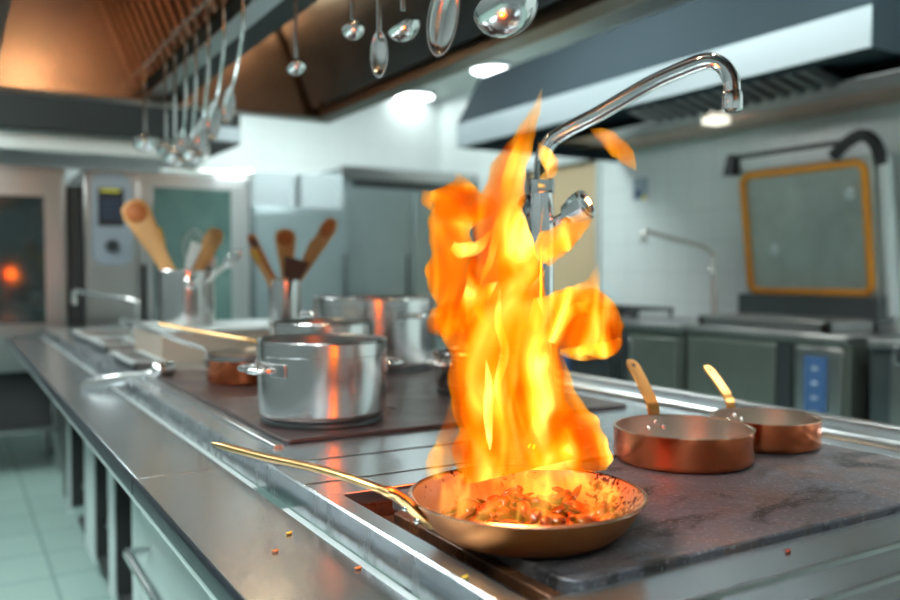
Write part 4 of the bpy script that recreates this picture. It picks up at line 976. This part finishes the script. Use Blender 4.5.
# ================================================================== FLAME
def flame_mat(name, dens, absorb, seed, scale=1.0, low=0.06, mid=0.115, fade=True):
    m = bpy.data.materials.new(name); m.use_nodes = True; nt = m.node_tree; L = nt.links
    for n in list(nt.nodes):
        if n.type != 'OUTPUT_MATERIAL': nt.nodes.remove(n)
    out = [n for n in nt.nodes if n.type == 'OUTPUT_MATERIAL'][0]
    tc = nt.nodes.new('ShaderNodeTexCoord'); mp = nt.nodes.new('ShaderNodeMapping')
    mp.inputs['Scale'].default_value = (17 * scale, 7 * scale, 7 * scale); mp.inputs['Location'].default_value = (seed * 3.1, seed, seed * 1.7)
    L.new(tc.outputs['Object'], mp.inputs[0])
    nz = nt.nodes.new('ShaderNodeTexNoise'); nz.inputs['Scale'].default_value = 1; nz.inputs['Detail'].default_value = 2.2; nz.inputs['Roughness'].default_value = 0.5; nz.inputs['Distortion'].default_value = 1.3
    L.new(mp.outputs[0], nz.inputs['Vector'])
    # density ramp
    r1 = nt.nodes.new('ShaderNodeValToRGB'); cr = r1.color_ramp
    cr.elements[0].position = 0.30; cr.elements[0].color = (low, low, low, 1); cr.elements[1].position = 0.74; cr.elements[1].color = (1, 1, 1, 1)
    e = cr.elements.new(0.46); e.color = (mid, mid, mid, 1); e = cr.elements.new(0.60); e.color = (0.30, 0.30, 0.30, 1)
    L.new(nz.outputs['Fac'], r1.inputs[0])
    r2 = nt.nodes.new('ShaderNodeValToRGB'); cr = r2.color_ramp
    cr.elements[0].position = 0.33; cr.elements[0].color = (1.0, 0.13, 0.0, 1); cr.elements[1].position = 0.70; cr.elements[1].color = (1.0, 0.66, 0.13, 1)
    e = cr.elements.new(0.50); e.color = (1.0, 0.36, 0.006, 1)
    L.new(nz.outputs['Fac'], r2.inputs[0])
    mu = nt.nodes.new('ShaderNodeMath'); mu.operation = 'MULTIPLY'; mu.inputs[1].default_value = dens
    L.new(r1.outputs[0], mu.inputs[0])
    if fade:
        sp = nt.nodes.new('ShaderNodeSeparateXYZ'); L.new(tc.outputs['Object'], sp.inputs[0])
        mr = nt.nodes.new('ShaderNodeMapRange'); mr.inputs[1].default_value = -0.005; mr.inputs[2].default_value = 0.075; mr.inputs[3].default_value = 0.16; mr.inputs[4].default_value = 1.0
        L.new(sp.outputs[2], mr.inputs[0])
        m2 = nt.nodes.new('ShaderNodeMath'); m2.operation = 'MULTIPLY'; L.new(mu.outputs[0], m2.inputs[0]); L.new(mr.outputs[0], m2.inputs[1]); mu = m2
    em = nt.nodes.new('ShaderNodeEmission'); L.new(r2.outputs[0], em.inputs['Color']); L.new(mu.outputs[0], em.inputs['Strength'])
    ab = nt.nodes.new('ShaderNodeVolumeAbsorption'); ab.inputs['Color'].default_value = (0.92, 0.55, 0.03, 1); da = nt.nodes.new('ShaderNodeMath'); da.operation = 'MULTIPLY'; da.inputs[1].default_value = absorb; L.new(mr.outputs[0], da.inputs[0]) if fade else setattr(da.inputs[0], 'default_value', 1.0); L.new(da.outputs[0], ab.inputs['Density'])
    ad = nt.nodes.new('ShaderNodeAddShader'); L.new(em.outputs[0], ad.inputs[0]); L.new(ab.outputs[0], ad.inputs[1])
    L.new(ad.outputs[0], out.inputs['Volume'])
    m.cycles.volume_step_rate = 0.15
    return m
FDIST = 0.985
fo = at_d(525, 470, FDIST); fo.z = ZG + 0.012
flame = thing('flame', 'tall orange and yellow flame leaping from the frying pan', 'flame', fo, rz=-YAW)
def tongue(spine, name='flame_tongue', m=None, parent=flame, depth=0.0, thick=0.55, seg=20, wob=0.10, seed=0):
    """closed body of fire along a curve: each station = (px, py, half width px, depth offset)"""
    r_ = random.Random(seed)
    pts = [Vector(s[:2]).to_3d() + Vector((0, 0, s[2])) for s in spine]
    sm = smooth_path(pts, 6)
    vs, fs = [], []
    inv = Matrix.Rotation(YAW, 4, 'Z')
    ph = [r_.uniform(0, 6.28) for _ in range(4)]
    n = len(sm)
    for i, p in enumerate(sm):
        t = sm[min(i + 1, n - 1)] - sm[max(i - 1, 0)]; t.z = 0
        t.normalize() if t.length > 0 else None
        nx, ny = -t.y, t.x
        for k in range(seg):
            a = 2 * PI * k / seg
            hw = max(p.z, 0.4) * (1 + wob * math.sin(i * 0.55 + ph[0]) * math.cos(a + ph[1]) + wob * 0.6 * math.sin(i * 1.1 + ph[2] + 2 * a))
            ex, ey = math.cos(a), math.sin(a)
            th = min(hw * max(thick, 0.8), 24)
            d = FDIST + depth + ey * th / F_PX * FDIST + 0.012 * math.sin(i * 0.3 + ph[3])
            vs.append(inv @ (at_d(p.x + nx * ex * hw, p.y + ny * ex * hw, d) - fo))
    for i in range(n - 1):
        for k in range(seg):
            k2 = (k + 1) % seg; fs.append((i * seg + k, i * seg + k2, (i + 1) * seg + k2, (i + 1) * seg + k))
    fs.append(tuple(range(seg))[::-1]); fs.append(tuple(range((n - 1) * seg, n * seg)))
    b = B().add(vs, fs, True)
    return b.build(name, m, parent, angle=180)
fm = [flame_mat('fire_body', 180, 85, 1), flame_mat('fire_lobe', 180, 90, 2.3), flame_mat('fire_core', 330, 20, 4.1), flame_mat('fire_thin', 130, 50, 5.7)]
# tall tongue
tongue([(542, 88, 0.5), (538, 104, 4), (531, 122, 7.5), (522, 142, 12), (511, 165, 17), (504, 190, 21), (500, 220, 25), (503, 260, 34), (502, 310, 40), (505, 360, 42), (510, 410, 46), (515, 450, 52), (520, 472, 56)], m=fm[0], seed=1)
# left lobe with ragged crown
tongue([(457, 172, 0.8), (460, 181, 9), (459, 193, 25), (457, 206, 27), (452, 222, 23), (451, 245, 22), (452, 268, 26), (455, 292, 25), (462, 315, 26), (470, 345, 25), (476, 385, 26), (482, 425, 28), (484, 455, 30), (492, 472, 30)], m=fm[1], seed=2, depth=0.03)
tongue([(422, 190, 1), (428, 197, 9), (438, 203, 12), (450, 208, 12), (460, 210, 6)], m=fm[1], seed=3, depth=0.03)
tongue([(494, 192, 1), (488, 205, 9), (478, 212, 10), (466, 214, 6)], m=fm[1], seed=4, depth=0.035)
tongue([(428, 332, 2), (436, 326, 14), (450, 318, 17), (466, 316, 12)], m=fm[0], seed=5, depth=0.01)
# right bulge behind the tap head
tongue([(538, 142, 1), (546, 155, 8), (551, 166, 8), (549, 174, 6), (540, 178, 2)], m=fm[0], seed=6, depth=0.05)
# middle right
tongue([(516, 196, 1), (516, 225, 12), (518, 255, 20), (522, 290, 24), (526, 330, 25), (536, 370, 27), (542, 410, 28), (550, 445, 34), (550, 470, 36)], m=fm[0], seed=7, depth=0.03)
# rag across the tap handle
tongue([(592, 205, 1), (584, 218, 8), (573, 229, 13), (560, 238, 14), (548, 246, 14), (535, 256, 10)], m=fm[0], seed=8, depth=-0.02)
tongue([(578, 236, 1), (568, 243, 8), (556, 250, 9), (544, 262, 8)], m=fm[1], seed=18, depth=-0.02)
# big right lobe
tongue([(530, 312, 14), (548, 316, 24), (566, 319, 32), (584, 323, 36), (600, 332, 30), (612, 343, 19), (621, 348, 6)], m=fm[1], seed=9, depth=0.02, wob=0.06)
tongue([(598, 264, 1), (594, 280, 7), (584, 295, 14), (570, 306, 18), (555, 312, 16)], m=fm[3], seed=10, depth=0.03)
tongue([(560, 352, 3), (580, 353, 8), (600, 351, 9), (615, 345, 7), (620, 338, 2)], m=fm[2], seed=11, depth=0.0)
# lower right
tongue([(552, 330, 3), (558, 365, 9), (564, 392, 12), (572, 418, 20), (582, 440, 24), (588, 458, 24), (590, 472, 18)], m=fm[0], seed=12, depth=0.03)
tongue([(578, 424, 3), (592, 440, 9), (600, 455, 8), (608, 468, 2)], m=fm[3], seed=13, depth=0.03)
# lower left flare
tongue([(452, 400, 2), (450, 425, 8), (446, 448, 13), (438, 466, 14), (430, 478, 6)], m=fm[3], seed=14, depth=0.03)
# bright cores
tongue([(497, 282, 1), (488, 290, 6), (479, 300, 7), (478, 312, 4), (483, 324, 1)], m=fm[2], seed=15, depth=-0.035, thick=0.9)
tongue([(452, 246, 5), (462, 250, 8), (476, 248, 7), (486, 238, 4), (494, 228, 1)], m=fm[2], seed=16, depth=-0.02)
tongue([(432, 328, 2), (442, 326, 8), (456, 326, 8), (470, 318, 4), (478, 306, 1)], m=fm[2], seed=17, depth=-0.02)
tongue([(486, 360, 1), (489, 385, 4), (488, 405, 5), (489, 430, 4), (490, 450, 1)], m=fm[2], seed=19, depth=-0.03, thick=1)
tongue([(500, 290, 1), (498, 320, 4), (505, 350, 5), (498, 385, 4), (503, 420, 1)], m=fm[2], seed=20, depth=-0.03, thick=1)
tongue([(530, 110, 0.5), (521, 140, 4), (508, 175, 6), (500, 215, 5), (490, 260, 4), (478, 290, 1)], m=fm[2], seed=21, depth=-0.01, thick=0.8)
tongue([(545, 270, 1), (530, 300, 6), (526, 350, 7), (530, 400, 7), (522, 440, 3)], m=fm[0], seed=22, depth=-0.03)
tongue([(560, 330, 3), (572, 312, 6), (588, 308, 6), (600, 318, 2)], m=fm[2], seed=23, depth=-0.0)
# low fire over the food
inv = Matrix.Rotation(YAW, 4, 'Z')
cen = inv @ (PC - fo)
w = B()
lowp = [(0, 0.018), (0.06, 0.018), (0.092, 0.022), (0.110, 0.034), (0.108, 0.046), (0.085, 0.056), (0.05, 0.062), (0, 0.066)]
w.lathe(lowp, 40, Matrix.Translation(cen))
w.build('low_flame', flame_mat('fire_low', 22, 5, 8.8, scale=2.2, low=0.0, mid=0.0, fade=False), flame)
# detached wisp at right
fo2 = at_d(612, 146, FDIST + 0.05)
fw_ = thing('flame_wisp', 'small detached lick of flame in the air right of the faucet', 'flame', fo2)
_fo, _yw = fo, YAW
def wisp(spine, parent, org, m, seed, depth):
    global fo
    fo = org
    ob = tongue(spine, 'flame_tongue', m, parent, depth=depth, seed=seed)
    ob.rotation_euler = (0, 0, -YAW); fo = _fo
    return ob
wisp([(590, 129, 1), (600, 134, 7), (612, 142, 10), (622, 152, 10), (630, 161, 7), (636, 171, 1)], fw_, fo2, flame_mat('fire_wisp', 200, 60, 3.3, fade=False, low=0.1, mid=0.16), 31, 0.05)

# light the fire gives
def pt(loc, power, col, r=0.04):
    l = bpy.data.lights.new('flame_light', 'POINT'); l.energy = power; l.color = col; l.shadow_soft_size = r
    ob = bpy.data.objects.new('flame_light', l); COL.objects.link(ob); ob.location = loc; return ob
pt(at_d(500, 290, FDIST), 5.5, (1.0, 0.55, 0.2), 0.05)
pt(at_d(520, 420, FDIST), 0.35, (1.0, 0.6, 0.22), 0.04)

# ================================================================== world, camera, view
W = bpy.data.worlds.new('world'); S.world = W; W.use_nodes = True
W.node_tree.nodes['Background'].inputs[0].default_value = (0.75, 0.9, 0.9, 1); W.node_tree.nodes['Background'].inputs[1].default_value = 0.3
cd = bpy.data.cameras.new('camera'); co = bpy.data.objects.new('camera', cd); COL.objects.link(co)
cd.sensor_width = 36; cd.lens = F_PX / 900 * 36; cd.clip_start = 0.02
M = Matrix((RT, UP, -FW)).transposed().to_4x4(); M.translation = CAM; co.matrix_world = M
cd.dof.use_dof = True; cd.dof.focus_distance = 1.10; cd.dof.aperture_fstop = 2.6
S.camera = co
S.view_settings.view_transform = 'Standard'; S.view_settings.look = 'None'; S.view_settings.exposure = 0.35; S.view_settings.gamma = 1
S.view_settings.use_curve_mapping = False
cy = S.cycles
cy.use_denoising = True; cy.max_bounces = 8; cy.diffuse_bounces = 3; cy.glossy_bounces = 4; cy.transparent_max_bounces = 16; cy.volume_bounces = 0
cy.sample_clamp_indirect = 6; cy.caustics_reflective = False; cy.caustics_refractive = False
cy.volume_max_steps = 256
